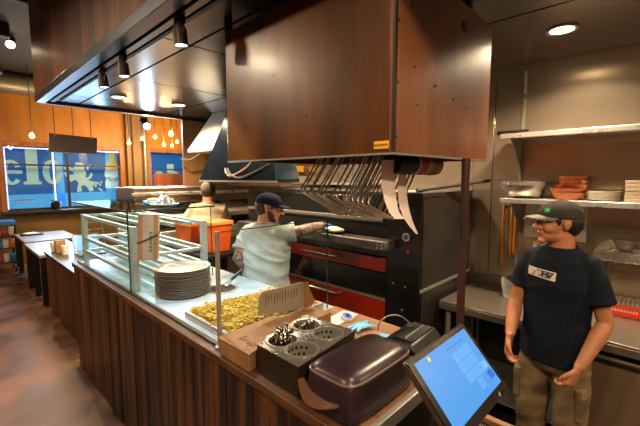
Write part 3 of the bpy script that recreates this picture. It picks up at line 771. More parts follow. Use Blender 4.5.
up0 = MB().prism([at(259, 316, y=1.43), at(259, 297, y=1.43), at(262, 292, y=1.43), at(302, 282, y=1.455), at(306, 283, y=1.455), at(305, 308, y=1.455)], (0, .006, 0))
fl = up0.build('upright_flap', 'cardlight', t)
m = MB()
for k in range(12):
    q = .1+k*.066; a = at(262+q*42, 296-q*10, y=1.424+q*.025); b_ = at(262+q*42, 306-q*8-(k % 3)*2, y=1.424+q*.025)
    m.tube([a, b_], .0013, 5)
m.build('small_print', 'ink', fl)
MB().prism([at(304, 283, y=1.452), at(308, 281.5, y=1.42), at(310, 290, y=1.42), at(315, 300, y=1.42), at(312, 306, y=1.42), at(305, 308, y=1.452)], (0, .005, 0)).build('side_flap', 'card', t)

# cutlery caddy
CZ = 1.162
t = thing('cutlery_caddy', 'steel cutlery caddy with four round perforated canisters on counter', 'caddy', (1.06, 1.08, 1.04))
q4 = [(.858, .935), (1.25, .985), (1.235, 1.29), (.864, 1.192)]
def bil(u, v):
    a = Vector((*q4[0], 0)).lerp(Vector((*q4[1], 0)), u); b = Vector((*q4[3], 0)).lerp(Vector((*q4[2], 0)), u)
    return a.lerp(b, v)
m = MB(); q4i = [tuple(bil(u, v))[:2] for u, v in ((.02, .02), (.98, .02), (.98, .98), (.02, .98))]
m.loft([[(*p, 1.041) for p in q4], [(*p, CZ-.003) for p in q4], [(*p, CZ-.003) for p in q4i], [(*p, 1.046) for p in q4i]]).build('case', 'caddyside', t)
hole = [(.26, .28), (.26, .73), (.74, .28), (.74, .73)]; rr = .066
m = MB(); NN = 32
for k, (u, v) in enumerate(hole):
    u0_, u1_ = (0, .5) if u < .5 else (.5, 1); v0_, v1_ = (0, .5) if v < .5 else (.5, 1)
    c = bil(u, v); sq, ci = [], []
    for a in [2*PI*j_/NN for j_ in range(NN)]:
        ci.append((c.x+rr*math.cos(a), c.y+rr*math.sin(a), CZ))
        dx, dy = math.cos(a), math.sin(a); mx_ = max(abs(dx), abs(dy)); dx /= mx_; dy /= mx_
        p_ = bil(u0_+(u1_-u0_)*(dx+1)/2, v0_+(v1_-v0_)*(dy+1)/2); sq.append((p_.x, p_.y, CZ))
    m.loft([sq, ci], cap=False)
m.build('top_plate', 'caddytop', t, smooth=False)
for (u, v) in hole:
    c = bil(u, v)
    cn = MB().lathe([(0, 1.05), (rr-.006, 1.05), (rr-.002, CZ), (rr+.006, CZ+.001), (rr+.006, CZ+.005), (rr-.005, CZ+.004), (rr-.010, 1.055), (0, 1.055)], (c.x, c.y, 0), 32).build('canister', 'canister', t)
    for zz in (CZ-.018, CZ-.045):
        for k in range(7):
            a = .5+k*.36+(.18 if zz < CZ-.03 else 0); q = Vector((math.cos(a), math.sin(a), 0))
            e = Vector((c.x, c.y, zz))+q*(rr-.0065)
            MB().tube([e, e-q*.002], .0065, 10).build('perforation', 'gap', cn)
spots = []
c = bil(*hole[1])
for k in range(30): a = random.random()*2*PI; r = .05*math.sqrt(random.random()); spots.append((c.x-.004+r*math.cos(a), c.y+r*math.sin(a), random.uniform(.138, .168), 0))
c = bil(*hole[3])
for k in range(10): a = random.random()*2*PI; r = .04*math.sqrt(random.random()); spots.append((c.x-.012+r*math.cos(a), c.y-.01+r*math.sin(a), random.uniform(.115, .14), 1))
LBL = ['round ended steel fork handle in the crowded canister nearest the cardboard carton', 'steel fork handle in the sparsely filled canister of the caddy']
u1 = {}
for (x, y, h, w) in spots:
    if w not in u1:
        o = MB().lathe([(0, 0), (.004, 0), (.0055, .85), (.0078, .95), (.006, .985), (.002, 1.0), (0, 1.0)], (0, 0, 0), 8).build('fork', mat('fork_steel', '#9a9286', .25, 1), loc=(0, 0, 0)); u1[w] = o
    else:
        o = u1[w].copy(); COL.objects.link(o)
    o.location = (x, y, 1.056); o.scale = (1, 1, h); o.rotation_euler = (random.uniform(-.14, .10), random.uniform(-.05, .22), 0)
    tag(o, LBL[w], 'fork', ['forks in the crowded caddy canister', 'forks in the sparsely filled caddy canister'][w])

# smoked lid device
t = thing('rounded_warmer_lid', 'glossy dark plum rounded plastic lid on counter beside the caddy', 'lid', (1.05, .81, 1.04))
def rrect(cx, cy, hx, hy, z, n=48, e=5.5, sk=0):
    out = []
    for j in range(n):
        a = 2*PI*j/n; ca, sa = math.cos(a), math.sin(a)
        out.append((cx + hx*math.copysign(abs(ca)**(2/e), ca), cy + hy*math.copysign(abs(sa)**(2/e), sa), z))
    return out
def lr(z, g, gy=None): return rrect(1.062, .803, .205+g, (.120+(g if gy is None else gy)), z)
MB().loft([lr(1.042, .0), lr(1.055, .006), lr(1.10, .003), lr(1.145, -.004), lr(1.172, -.013), lr(1.188, -.028), lr(1.196, -.05), lr(1.20, -.09)]).build('shell', 'plum', t, ang=60)
MB().loft([lr(1.164, -.006), lr(1.170, -.005), lr(1.174, -.010), lr(1.168, -.013)], closed=True, cap=False).build('edge_ridge', mat('ridge', '#5a473c', .35, 0), t)
# flared front lip
a, b_, c_ = Vector((.862, .925, 1.115)), Vector((.835, .83, 1.075)), Vector((.858, .735, 1.10))
rings = []
for i in range(11):
    s = i/10; p = a*(1-s)**2 + b_*2*s*(1-s) + c_*s*s; w = .012+.028*math.sin(PI*s)
    rings.append([p+Vector((.012, 0, .008)), p+Vector((-w, 0, .012-w*.2)), p+Vector((-w-.004, 0, .006-w*.2)), p+Vector((.012, 0, 0))])
MB().loft(rings).build('flared_lip', 'plumedge', t)
# items behind the lid
m = MB(); c = at(361, 327, z=1.045)
t = thing('disposable_glove', 'pale blue disposable glove lying behind the plum lid', 'glove', c)
rings = []
MB().ball((c.x, c.y, 1.054), (.05, .04, .012)).build('palm', 'cyan', t)
for k, (dx, dy) in enumerate(((-.075, .03), (-.08, .0), (-.07, -.03), (.05, -.06), (.08, .01))):
    MB().tube([(c.x, c.y, 1.055), (c.x+dx*.6, c.y+dy*.8, 1.056), (c.x+dx, c.y+dy, 1.052)], [(.014, .008), (.012, .007), (.008, .004)], 8).build('finger', 'cyan', t)
c = at(347, 319, z=1.045)
t = thing('tape_roll', 'blue and white tape roll beside the pale blue glove', 'tape', (c.x, c.y, 1.04))
R9 = Matrix.Rotation(math.radians(20), 3, 'X')
MB().lathe([(.012, -.012), (.03, -.012), (.03, .012), (.012, .012)], (c.x, c.y, 1.056), 24, R9).build('roll', mat('tape_blue', '#2b4fa8', .4), t)
MB().lathe([(.03, -.011), (.034, -.011), (.034, .011), (.03, .011)], (c.x, c.y, 1.056), 24, R9).build('outer_layer', 'paper', t)
a = at(335, 318, z=1.043)
tag(MB().obox((a.x+.03, a.y-.02, 1.043), (.20, .1, .003), Matrix.Rotation(.1, 3, 'Z')).build('paper_sheet', 'paper'), 'white paper sheet under the tape roll', 'paper')
tag(MB().obox((1.50, .99, 1.043), (.10, .08, .003), Matrix.Rotation(.3, 3, 'Z')).build('paper_sheet', 'cyan'), 'pale blue card between the glove and the black printer', 'paper')

# receipt printer
t = thing('receipt_printer', 'black receipt printer behind the tablet', 'printer', (1.42, .79, 1.04))
RP = Matrix.Rotation(math.radians(4), 3, 'Z')
def rp(x, y, z): return Vector((1.42, .79, 0)) + RP @ Vector((x, y, 0)) + Vector((0, 0, z))
prof = [(-.085, 1.042), (.085, 1.042), (.085, 1.145), (.05, 1.158), (-.05, 1.158), (-.085, 1.12)]
MB().prism([rp(-.125, y, z) for y, z in prof], RP @ Vector((.25, 0, 0))).build('case', 'black', t, bevel=.008)
MB().prism([rp(-.10, y, z) for y, z in ((-.045, 1.1585), (.045, 1.1585), (.045, 1.166), (-.045, 1.166))], RP @ Vector((.2, 0, 0))).build('lid', 'rubber', t, bevel=.003)
MB().prism([rp(-.09, y, z) for y, z in ((-.012, 1.166), (-.004, 1.166), (-.004, 1.168), (-.012, 1.168))], RP @ Vector((.18, 0, 0))).build('paper_slot', 'steel_dull', t)
t = thing('power_cable', 'looped pale grey cable arching beside the black printer', 'cable', (1.27, .83, 1.04))
MB().tube(smoothc([tuple(at(*q)) for q in [(378, 330, None, .93), (380, 322, None, .92), (388, 316, None, .90), (400, 316, None, .88), (410, 324, None, .86), (415, 335, None, .84), (414, 350, None, .82)]], 6), .0035, 8).build('cord', 'steel_dull', t)
MB().tube([at(398, 350, None, .80), at(408, 356, None, .74), at(414, 359, None, .70)], .005, 8).build('yellow_plug', mat('plug_yellow', '#c9971f', .5), t)

# tablet
TC = Vector((.951, .379, 1.311)); th = .83
TU = Vector((0, math.cos(th), math.sin(th))); TR_ = Vector((1, 0, 0)); TN = TR_.cross(TU)
TM = Matrix((TR_, TU, TN)).transposed()
def tp(x, y, z=0): return TC + TM @ Vector((x, y, z))
t = thing('till_tablet', 'large tilted touchscreen till tablet glowing blue with a keypad', 'tablet', (.95, .42, .93))
HW, HH = .1725, .1075
m = MB()
def trr(hw, hh, r, z, n=6):
    out = []
    for sx, sy, a0 in ((1, 1, 0), (-1, 1, 90), (-1, -1, 180), (1, -1, 270)):
        for i in range(n+1):
            a = math.radians(a0+90*i/n); out.append(tp(sx*(hw-r)+r*math.cos(a), sy*(hh-r)+r*math.sin(a), z))
    return out
MB().loft([trr(HW-.006, HH-.006, .01, -.022), trr(HW, HH, .012, -.016), trr(HW, HH, .012, -.004)]).build('rim', 'bezelrim', t)
MB().loft([trr(HW-.001, HH-.001, .012, -.004), trr(HW-.002, HH-.002, .011, 0)]).build('bezel', 'bezel', t)
scr = MB().prism([tp(-.150, -.081, .0003), tp(.155, -.081, .0003), tp(.155, .091, .0003), tp(-.150, .091, .0003)], TN*.0004).build('screen', 'screen', t, smooth=False)
m = MB(); g = MB()
kx = [.02, .05, .08]; kk = iter('1234567890')
for r in range(4):
    for c in range(3):
        if r == 3 and c in (0, 2): continue
        X = .030+c*.036; Y = .042-r*.030
        m.prism([tp(X-.016, Y-.013, .0008), tp(X+.016, Y-.013, .0008), tp(X+.016, Y+.013, .0008), tp(X-.016, Y+.013, .0008)], TN*.0002)
        g.text(next(kk), tp(X, Y, .0011), TR_, TU, .010, .0002)
m.build('keypad_keys', 'key', scr, smooth=False)
g.text('Enter your phone number', tp(.062, .071, .0009), TR_, TU, .0095, .0002)
g.build('screen_lettering', 'glyph', scr, smooth=False)
MB().prism([tp(.118, -.058, .0008), tp(.146, -.058, .0008), tp(.146, -.036, .0008), tp(.118, -.036, .0008)], TN*.0002).build('enter_button', 'keydark', scr, smooth=False)
MB().prism([tp(.118, -.030, .0008), tp(.146, -.030, .0008), tp(.146, -.008, .0008), tp(.118, -.008, .0008)], TN*.0002).build('pale_button', mat('pale_key', '#28486a', .3, emit='#80bcf2', estr=.75), scr, smooth=False)
MB().prism([tp(-.086+.007*math.cos(a), .080+.007*math.sin(a), .0008) for a in [math.radians(90+60*i) for i in range(6)]], TN*.0002).build('gold_mark', 'gold', scr, smooth=False)
m = MB().prism([tp(x, y, .0012) for x, y in ((.098, -.100), (.106, -.094), (.112, -.093), (.110, -.098), (.104, -.104), (.100, -.103))], TN*.0003)
m.build('bezel_mark', 'steel', t, smooth=False)
MB().tube([tp(0, -.02, -.02), tp(0, -.05, -.10), (.95, .44, 1.10), (.96, .45, .94)], [.035, .03, .028, .03], 14).build('stand_arm', 'black', t)
MB().lathe([(0, 0), (.10, 0), (.10, .01), (.03, .016), (0, .016)], (1.0, .45, .931), 28).build('stand_base', 'black', t)

# ================================================================== OVEN
OX = 2.4
ov = thing('deck_oven', 'large black deck oven with red enamel panels', 'oven', (2.85, 2.36, 0))
MB().box(OX+.02, 3.3, 1.31, 3.42, .25, 1.70).build('body', 'ovenblack', ov, bevel=.006)
MB().box(OX, 3.30, 1.285, 1.31, .42, 1.715).build('side_panel', 'ovenside', ov, bevel=.004)
MB().box(OX-.005, 3.31, 1.28, 3.43, 1.70, 1.735).build('top_cover', 'ovenside', ov, bevel=.004)
MB().box(OX-.01, OX+.02, 1.285, 1.58, .25, 1.70).build('control_panel', 'ovenblack', ov, bevel=.003)
MB().box(OX-.012, 3.3, 1.275, 1.285, 1.00, 1.02).build('side_seam', 'steel_dull', ov)
m = MB().box(OX-.004, OX+.03, 1.58, 3.42, 1.38, 1.47); m.build('deck_opening', 'gap', ov)
MB().box(OX-.012, OX+.02, 1.58, 3.42, 1.48, 1.70).build('upper_hatch', 'ovenblack', ov, bevel=.006)
MB().box(OX-.03, OX-.012, 1.60, 3.40, 1.50, 1.53).build('hatch_rail', 'steel_dull', ov, bevel=.004)
MB().box(2.24, OX+.02, 1.50, 3.42, 1.30, 1.372).build('front_ledge', 'stone', ov, bevel=.008)
m = MB()
for y in (1.52, 1.56): 
    for z in (1.322, 1.348): m.ball((2.238, y, z), .006, 8, 6)
m.build('ledge_bolt', 'steel', ov)
MB().box(OX-.012, OX+.02, 1.585, 3.42, 1.10, 1.215).build('red_panel', 'ovenred', ov, bevel=.004)
MB().box(OX-.008, OX+.02, 1.585, 3.42, .90, 1.09).build('black_band', 'ovenblack', ov)
MB().box(OX-.014, OX+.02, 1.585, 3.42, .872, .882).build('chrome_line', 'steel_dull', ov)
MB().box(OX-.012, OX+.02, 1.585, 3.42, .45, .87).build('red_panel', 'ovenred', ov, bevel=.004)
for z in (1.17, .84):
    m = MB(); y0, y1 = 2.04, 2.50
    m.tube([(OX-.01, y1, z), (OX-.06, y1-.02, z), (OX-.065, y1-.06, z), (OX-.065, y0+.06, z), (OX-.06, y0+.02, z), (OX-.01, y0, z)], .011, 10)
    m.build('handle', 'chrome', ov)
p = at(407, 237, x=OX-.012)
kb = MB().tube([(OX-.01, p.y, p.z), (OX-.03, p.y, p.z)], .03, 20).build('knob', 'steel', ov)
MB().tube([(OX-.03, p.y, p.z), (OX-.032, p.y, p.z)], .02, 16).build('knob_face', mat('knob_blue', '#2f4a7a', .3), kb)
p = at(408, 252, x=OX-.012); MB().tube([(OX-.01, p.y, p.z), (OX-.018, p.y, p.z)], .012, 14).build('red_button', 'rollred', ov)
for px, py in ((402, 310), (405, 287), (393, 283)):
    p = at(px, py, x=OX-.012); MB().tube([(OX-.01, p.y, p.z), (OX-.016, p.y, p.z)], .008, 10).build('latch', 'steel', ov)
m = MB()
for x in (2.5, 3.2):
    for y in (1.4, 3.3): m.box(x-.04, x+.04, y-.04, y+.04, 0, .25)
m.build('leg', 'black', ov)
# hood above the oven
hd = thing('oven_hood', 'dark blue grey steel hood hanging over the deck oven', 'hood', (2.8, 3.5, 1.8))
b0 = [(2.3, 2.82, 1.80), (2.62, 2.82, 1.80), (2.62, 4.33, 1.80), (2.3, 4.33, 1.80)]
b1 = [(2.3, 2.82, 1.83), (2.62, 2.82, 1.83), (2.62, 4.33, 1.83), (2.3, 4.33, 1.83)]
b2 = [(2.42, 3.05, 2.5), (2.62, 3.05, 2.5), (2.62, 3.95, 2.5), (2.42, 3.95, 2.5)]
b3 = [(2.46, 3.1, 2.74), (2.62, 3.1, 2.74), (2.62, 3.9, 2.74), (2.46, 3.9, 2.74)]
MB().loft([b0, b1, b2, b3]).build('canopy', 'bluehood', hd, smooth=False)
m = MB().box(2.29, 2.31, 2.81, 4.34, 1.795, 1.815); m.build('rim', 'steel_dull', hd)
hz = thing('hose_loop', 'pale and black looped hoses hanging on the blue oven hood', 'hose', (2.33, 3.5, 1.85))
f = lambda px, py, o: at(px, py, x=2.36-o)
MB().tube(smoothc([tuple(f(*q)) for q in [(226, 164, 0, ), (226, 172, .05), (231, 176, .06), (243, 170, .05), (252, 162, .02)]], 5), .012, 8).build('pale_hose', mat('hose_tan', '#9a7a58', .5), hz)
MB().tube(smoothc([tuple(f(*q)) for q in [(228, 165, .0), (230, 174, .07), (240, 178, .08), (255, 172, .06), (270, 164, .03)]], 5), .014, 8).build('black_hose', 'rubber', hz)
# peel lying over the oven top
t = thing('pizza_peel', 'dark handled pizza peel lying on top of the oven', 'peel', (2.9, 1.3, 1.74))
MB().tube([(2.45, 1.36, 1.752), at(489, 180.5, x=3.2)], [.016, .017], 10).build('handle', mat('peel_handle', '#3a322e', .4), t)
MB().box(2.42, 2.75, 1.36, 1.66, 1.736, 1.742).build('blade', 'steel', t, bevel=.002)
# sign boxes over oven (background)
t = thing('shelf_box', 'yellow box standing on the steel ledge behind oven', 'box', (2.9, 2.9, 1.8))
p = at(293, 169, x=3.2)
MB().box(3.1, 3.3, p.y-.1, p.y+.16, p.z-.04, p.z+.04).build('box', 'yellowplate', t, bevel=.003)
MB().box(3.08, 3.1, p.y-.1, p.y+.16, p.z-.02, p.z+.02).build('front_label', 'card', t)
p2 = at(290, 179, x=3.15)
tag(MB().box(3.05, 3.3, p2.y-.16, p2.y+.12, p2.z-.04, p2.z+.035).build('shelf_box', 'cardlight'), 'pale flat box below the yellow box behind oven', 'box')
sh = thing('oven_wall_shelf', 'narrow steel ledge on the wall behind the oven', 'shelf', (3.2, 2.7, 1.7))
MB().box(3.0, 3.35, 2.3, 3.4, p2.z-.06, p2.z-.042).build('board', 'steel', sh)
# pale pyramid hood
ph = thing('pyramid_hood', 'pale steel pyramid hood near the canopy far end', 'hood', (2.9, 4.55, 2.18))
MB().loft([[(2.43, 4.2, 2.19), (3.34, 4.2, 2.19), (3.34, 4.9, 2.19), (2.43, 4.9, 2.19)], [(2.43, 4.2, 2.22), (3.34, 4.2, 2.22), (3.34, 4.9, 2.22), (2.43, 4.9, 2.22)], [(2.74, 4.32, 2.745), (3.34, 4.32, 2.745), (3.34, 4.75, 2.745), (2.74, 4.75, 2.745)]]).build('canopy', 'palehood', ph, smooth=False)
MB().box(2.42, 3.34, 4.19, 4.21, 2.185, 2.225).build('rim', 'steel', ph)
struct(MB().box(2.62, 3.36, 5.42, 5.47, 0, 2.72).build('trim_5', mat('brown_partition', '#6e4c2a', .6, 0, '#7e5a34', (8, 8, 1)), bevel=.004), 'brown wood partition behind the pale hood', 'partition')
tag(MB().tube([at(181, 159, y=5.3), at(190, 160, y=5.2), at(203, 152, y=5.1), at(204, 152.5, y=5.43)], .012, 8).build('conduit_pipe', 'galv'), 'short bent pale pipe below the pyramid hood', 'pipe')

# far oven / make line
fo = thing('conveyor_oven', 'long stainless steel oven with a hinged cover beyond the counter', 'oven', (2.5, 5.1, 0))
MB().box(1.63, 3.34, 4.72, 5.38, .1, 1.16).build('body', 'steel', fo, bevel=.006)
MB().box(1.63, 3.34, 4.70, 5.38, 1.52, 1.72).build('hood_top', mat('far_steel', '#7d7063', .35, .9), fo, bevel=.01)
MB().box(1.60, 3.34, 4.66, 4.70, 1.62, 1.66).build('front_rail', 'steel', fo, bevel=.006)
MB().box(1.66, 3.34, 4.95, 5.38, 1.16, 1.52).build('dark_mouth', 'stone', fo)
MB().box(1.62, 3.34, 4.60, 4.95, 1.30, 1.36).build('middle_shelf', 'palehood', fo, bevel=.006)
MB().box(1.62, 3.34, 4.60, 4.72, .98, 1.16).build('front_apron', 'palehood', fo, bevel=.006)
MB().prism([(2.9, 4.62, 1.36), (3.3, 4.62, 1.36), (3.3, 4.9, 1.52), (2.9, 4.9, 1.52)], (0, .03, .02)).build('hinged_flap', 'palehood', fo)

# trolley with orange bins
t = thing('utility_cart', 'dark utility cart standing behind counter under the orange bins', 'cart', (2.0, 3.55, 0))
MB().box(1.74, 2.2, 3.22, 4.0, 1.04, 1.075).build('top', 'darkmetal', t, bevel=.004)
MB().box(1.76, 2.18, 3.24, 3.98, .3, .33).build('lower_shelf', 'darkmetal', t)
for x in (1.77, 2.17):
    for y in (3.25, 3.97): MB().box(x-.015, x+.015, y-.015, y+.015, .06, 1.04).build('leg', 'steel_dull', t)
for x in (1.77, 2.17):
    for y in (3.25, 3.97): MB().tube([(x-.012, y, .03), (x+.012, y, .03)], .03, 14).build('wheel', 'rubber', t)
def bin_(x0, x1, y0, y1, z0, z1, lb):
    t = thing('storage_bin', lb, 'bin', ((x0+x1)/2, (y0+y1)/2, z0))
    i = .02
    m = MB().loft([[(x0+i, y0+i, z0), (x1-i, y0+i, z0), (x1-i, y1-i, z0), (x0+i, y1-i, z0)], [(x0, y0, z1-.04), (x1, y0, z1-.04), (x1, y1, z1-.04), (x0, y1, z1-.04)]])
    m.build('tub', 'orange', t, bevel=.012)
    MB().box(x0-.012, x1+.012, y0-.012, y1+.012, z1-.04, z1).build('lid', 'orangelid', t, bevel=.008)
bin_(1.85, 2.10, 3.30, 3.56, 1.077, 1.40, 'tall orange plastic bin with a lid behind the pan rack')
bin_(1.78, 2.10, 3.62, 3.96, 1.077, 1.37, 'wide orange plastic bin farther back behind the pan rack')

# ================================================================== RIGHT TABLE, SHELVES
t = thing('steel_prep_table', 'long stainless steel prep table along the kitchen wall', 'table', (3.0, 0, 0))
MB().box(2.63, 3.345, -1.6, 1.245, .875, .90).build('tabletop', 'tablesteel', t, bevel=.004)
MB().box(2.628, 2.645, -1.6, 1.245, .835, .885).build('front_lip', 'tablesteel', t, bevel=.004)
MB().box(3.325, 3.345, -1.6, 1.245, .90, .99).build('upstand', 'tablesteel', t, bevel=.002)
MB().box(3.29, 3.32, .36, 1.22, .24, .86).build('shade_panel', 'black', t)  # black sheet added to darken the space under the table
MB().box(2.70, 3.33, .36, 1.22, .22, .24).build('undershelf', 'steel_dull', t)
for x in (2.68, 3.30):
    for y in (1.19, -1.55): MB().tube([(x, y, 0), (x, y, .875)], .02, 12).build('leg', 'steel_dull', t)
t = thing('undercounter_fridge', 'stainless undercounter fridge below the near part of table', 'fridge', (3.0, -.5, 0))
MB().box(2.70, 3.32, -1.5, .34, .08, .82).build('body', 'darkmetal', t)
for y0, y1 in ((-.27, .33), (-.88, -.28), (-1.49, -.89)):
    d = MB().box(2.665, 2.70, y0, y1, .12, .79).build('door', 'fridge', t, bevel=.006)
    MB().box(2.65, 2.668, y0+.04, y1-.04, .755, .775).build('handle', 'black', d, bevel=.002)
for x in (2.75, 3.27):
    for y in (-1.4, .25): MB().cyl((x, y), .025, 0, .08, 12).build('foot', 'black', t)
# shelves
def wshelf(z, y1, lb, x0=2.96, y0=-1.4):
    t = thing('wall_shelf', lb, 'shelf', (3.15, y1-.5, z-.03))
    MB().box(x0, 3.345, y0, y1, z-.012, z).build('board', 'steel', t)
    MB().box(x0-.004, x0+.012, y0, y1, z-.035, z+.002).build('front_lip', 'steel', t, bevel=.004)
    for y in (y1-.06, -.9):
        MB().prism([(3.34, y, z-.012), (x0+.06, y, z-.012), (3.34, y, z-.30)], (0, .012, 0)).build('bracket', 'steel_dull', t)
    return t
wshelf(2.17, .96, 'upper stainless wall shelf, empty, below the ceiling')
wshelf(1.69, .94, 'lower stainless wall shelf holding bowls, plates and cartons')
t = thing('wall_shelf', 'small stainless shelf on the wall behind the man in navy', 'shelf', (3.22, -.3, 1.3))
MB().box(3.08, 3.345, -1.2, .36, 1.335, 1.35).build('board', 'steel', t, bevel=.002)
MB().box(3.076, 3.09, -1.2, .36, 1.29, 1.352).build('front_lip', 'steel', t, bevel=.004)
t = thing('sheet_tray', 'dark curled tray edge at the left end of upper shelf', 'tray', (3.1, .9, 2.17))
MB().box(3.0, 3.3, .78, 1.0, 2.171, 2.18).box(3.0, 3.012, .78, 1.0, 2.18, 2.20).build('tray', 'darkmetal', t, bevel=.003)
struct(MB().box(3.335, 3.35, .905, .922, .9, 2.7).build('trim_6', 'steel'), 'vertical steel strip on the kitchen wall', 'trim')
# nested bowls
def bowl(c, r, h, z, name, mt, lb, cat, grp=None):
    m = MB(); pr = [(0, 0), (r*.45, 0)]
    for k in range(1, 9): a = k/8*PI/2; pr.append((r*.45+(r*.55)*math.sin(a), h*(1-math.cos(a))))
    pr += [(r*1.05, h), (r*1.05, h+.004), (r*.985, h+.004)]
    for k in range(7, 0, -1): a = k/8*PI/2; pr.append((r*.45+(r*.53)*math.sin(a), .004+h*(1-math.cos(a))))
    pr += [(r*.44, .004), (0, .004)]
    return tag(m.lathe(pr, (c[0], c[1], z), 36).build(name, mt), lb, cat, grp)
BG = 'steel mixing bowls nested on the lower shelf'
bowl((3.14, .835), .155, .10, 1.691, 'mixing_bowl', 'steel', 'steel mixing bowl on lower shelf, outermost of the nest', 'bowl', BG)
bowl((3.14, .835), .150, .097, 1.7045, 'mixing_bowl', 'steel', 'steel mixing bowl on lower shelf, middle one of the nest', 'bowl', BG)
bowl((3.145, .835), .145, .094, 1.718, 'mixing_bowl', 'steel', 'steel mixing bowl on lower shelf, innermost of the nest', 'bowl', BG)
# orange wooden bowls/baskets
WB = 'orange brown wooden baskets stacked on the lower shelf'
z = 1.691
for k, (r, dx, dy) in enumerate(((.105, 0, 0), (.108, .0, .01), (.10, .01, -.01), (.09, .01, -.02), (.088, .015, -.015))):
    cx, cy = 3.13+dx, .53+dy
    m = MB()
    def rr_(s, zz): return [(cx+.8*s*math.copysign(abs(math.cos(a))**.7, math.cos(a)), cy+s*1.0*math.copysign(abs(math.sin(a))**.7, math.sin(a)), zz) for a in [2*PI*j/28 for j in range(28)]]
    hgt = .05
    m.loft([rr_(r*.75, z), rr_(r*1.0, z+hgt), rr_(r*.93, z+hgt), rr_(r*.68, z+.006)])
    lb = 'orange brown oval wooden basket, ' + ['lowest of the stack', 'second from bottom of the stack', 'middle one of the stack', 'second from top of the stack', 'topmost of the stack'][k]
    tag(m.build('wooden_basket', 'woodtray'), lb, 'basket', WB); z += .0265 + .002
# plates
PGp = 'white plates stacked on the lower shelf'; z = 1.691; p0 = None
for k in range(7):
    if p0 is None:
        p0 = MB().lathe([(0, 0), (.055, 0), (.092, .012), (.095, .014), (.09, .0145), (.054, .004), (0, .004)], (3.12, .33, z), 32).build('dinner_plate', 'china', loc=(3.12, .33, z)); o = p0
    else:
        o = p0.copy(); COL.objects.link(o); o.location = (3.12+random.uniform(-.003, .003), .33+random.uniform(-.003, .003), z)
    tag(o, 'white china plate on the lower shelf, ' + ['lowest of the pile', 'second from the bottom', 'third from the bottom', 'middle one of the pile', 'third from the top', 'second from the top', 'topmost of the pile'][k], 'plate', PGp); z += .0085
# takeout cartons (two tall stacks of flat boxes)
CG = 'flat cardboard takeout boxes stacked on the lower shelf'; c0 = None; z = 1.691
for k in range(6):
    if c0 is None:
        c0 = MB().box(3.02, 3.24, -.03, .215, z, z+.021).build('takeout_box', 'cardlight', loc=(3.13, .09, z), bevel=.002); o = c0
    else:
        o = c0.copy(); COL.objects.link(o); o.location = (3.13+random.uniform(-.003, .003), .09+random.uniform(-.002, .002), z)
    tag(o, 'flat beige takeout box on the lower shelf, ' + ['lowest of the pile', 'second from bottom', 'third from bottom', 'third from top', 'second from top', 'topmost of the pile'][k], 'box', CG); z += .0235
# bowls on small shelf
bowl((3.21, .20), .062, .055, 1.352, 'serving_bowl', 'pan', 'small steel bowl on small wall shelf, nearer the man', 'bowl', 'small bowls on the small wall shelf')
bowl((3.21, .05), .062, .055, 1.352, 'serving_bowl', 'pan', 'small steel bowl on small wall shelf, farther from the man', 'bowl', 'small bowls on the small wall shelf')
# posters
po = thing('wall_poster', 'large white printed notice on wall behind the man in navy', 'poster', (3.34, .62, 1.36))
MB().box(3.344, 3.349, .44, .86, 1.36, 1.66).build('sheet', 'paper', po)
m = MB()
for k in range(9): m.box(3.3432, 3.344, .50, .80-.05*(k % 3), 1.40+k*.026, 1.406+k*.026)
m.build('printed_lines', mat('faint_ink', '#8a8479', .7), po)
po = thing('wall_poster', 'small printed sheet on wall below the large white notice', 'poster', (3.34, .72, 1.15))
MB().box(3.344, 3.349, .64, .79, 1.14, 1.33).build('sheet', 'paper', po)
MB().box(3.3432, 3.344, .67, .76, 1.2, 1.30).build('printed_block', mat('grey_ink', '#5a5750', .7), po)
# hanging sticks
for y, z0, z1, lb in ((1.02, 1.07, 1.62, 'amber wooden rod on the wall, leftmost and longest'), (.955, 1.2, 1.60, 'amber wooden rod on the wall, middle one'), (.925, 1.21, 1.60, 'amber wooden rod on the wall, nearest the notice')):
    tag(MB().tube([(3.315, y, z0), (3.325, y, z1)], [.011, .011], 10).build('wooden_rod', 'stick'), lb, 'rod', 'amber wooden rods hanging on the wall')
tag(MB().box(3.325, 3.35, .90, 1.05, 1.615, 1.645).build('hook_rail', 'steel_dull'), 'short hook rail on the wall above the amber wooden rods', 'rail')
# clear bin
t = thing('clear_bin', 'clear plastic bin with dark contents on the steel table', 'bin', (3.15, .86, .9))
m = MB(); x0, x1, y0, y1 = 3.03, 3.22, .76, .93
m.loft([[(x0+.02, y0+.02, .902), (x1-.02, y0+.02, .902), (x1-.02, y1-.02, .902), (x0+.02, y1-.02, .902)], [(x0, y0, 1.05), (x1, y0, 1.05), (x1, y1, 1.05), (x0, y1, 1.05)], [(x0+.006, y0+.006, 1.05), (x1-.006, y0+.006, 1.05), (x1-.006, y1-.006, 1.05), (x0+.006, y1-.006, 1.05)], [(x0+.025, y0+.025, .907), (x1-.025, y0+.025, .907), (x1-.025, y1-.025, .907), (x0+.025, y1-.025, .907)]])
m.build('tub', 'clear', t)
m = MB()
for k in range(8): m.tube([(3.08+random.random()*.1, .79+random.random()*.1, .91), (3.06+random.random()*.13, .78+random.random()*.12, 1.07)], [.012, .02], 8)
m.build('utensil_bundle', 'darkmetal', t)
# red carton
t = thing('red_carton', 'bright red orange open carton on the steel table', 'carton', (3.25, .19, .9))
MB().box(3.17, 3.32, .07, .28, .901, .975).build('tray', 'redpack', t, bevel=.003)
m = MB()
for k in range(8): m.box(3.18, 3.31, .08+k*.024, .10+k*.024, .97, 1.0+(k % 2)*.005)
m.build('sachets', 'cardlight', t)
m = MB()
for k in range(9): m.box(3.168, 3.17, .245-k*.016-.010, .245-k*.016, .935, .949)
m.build('white_print', 'paper', t)

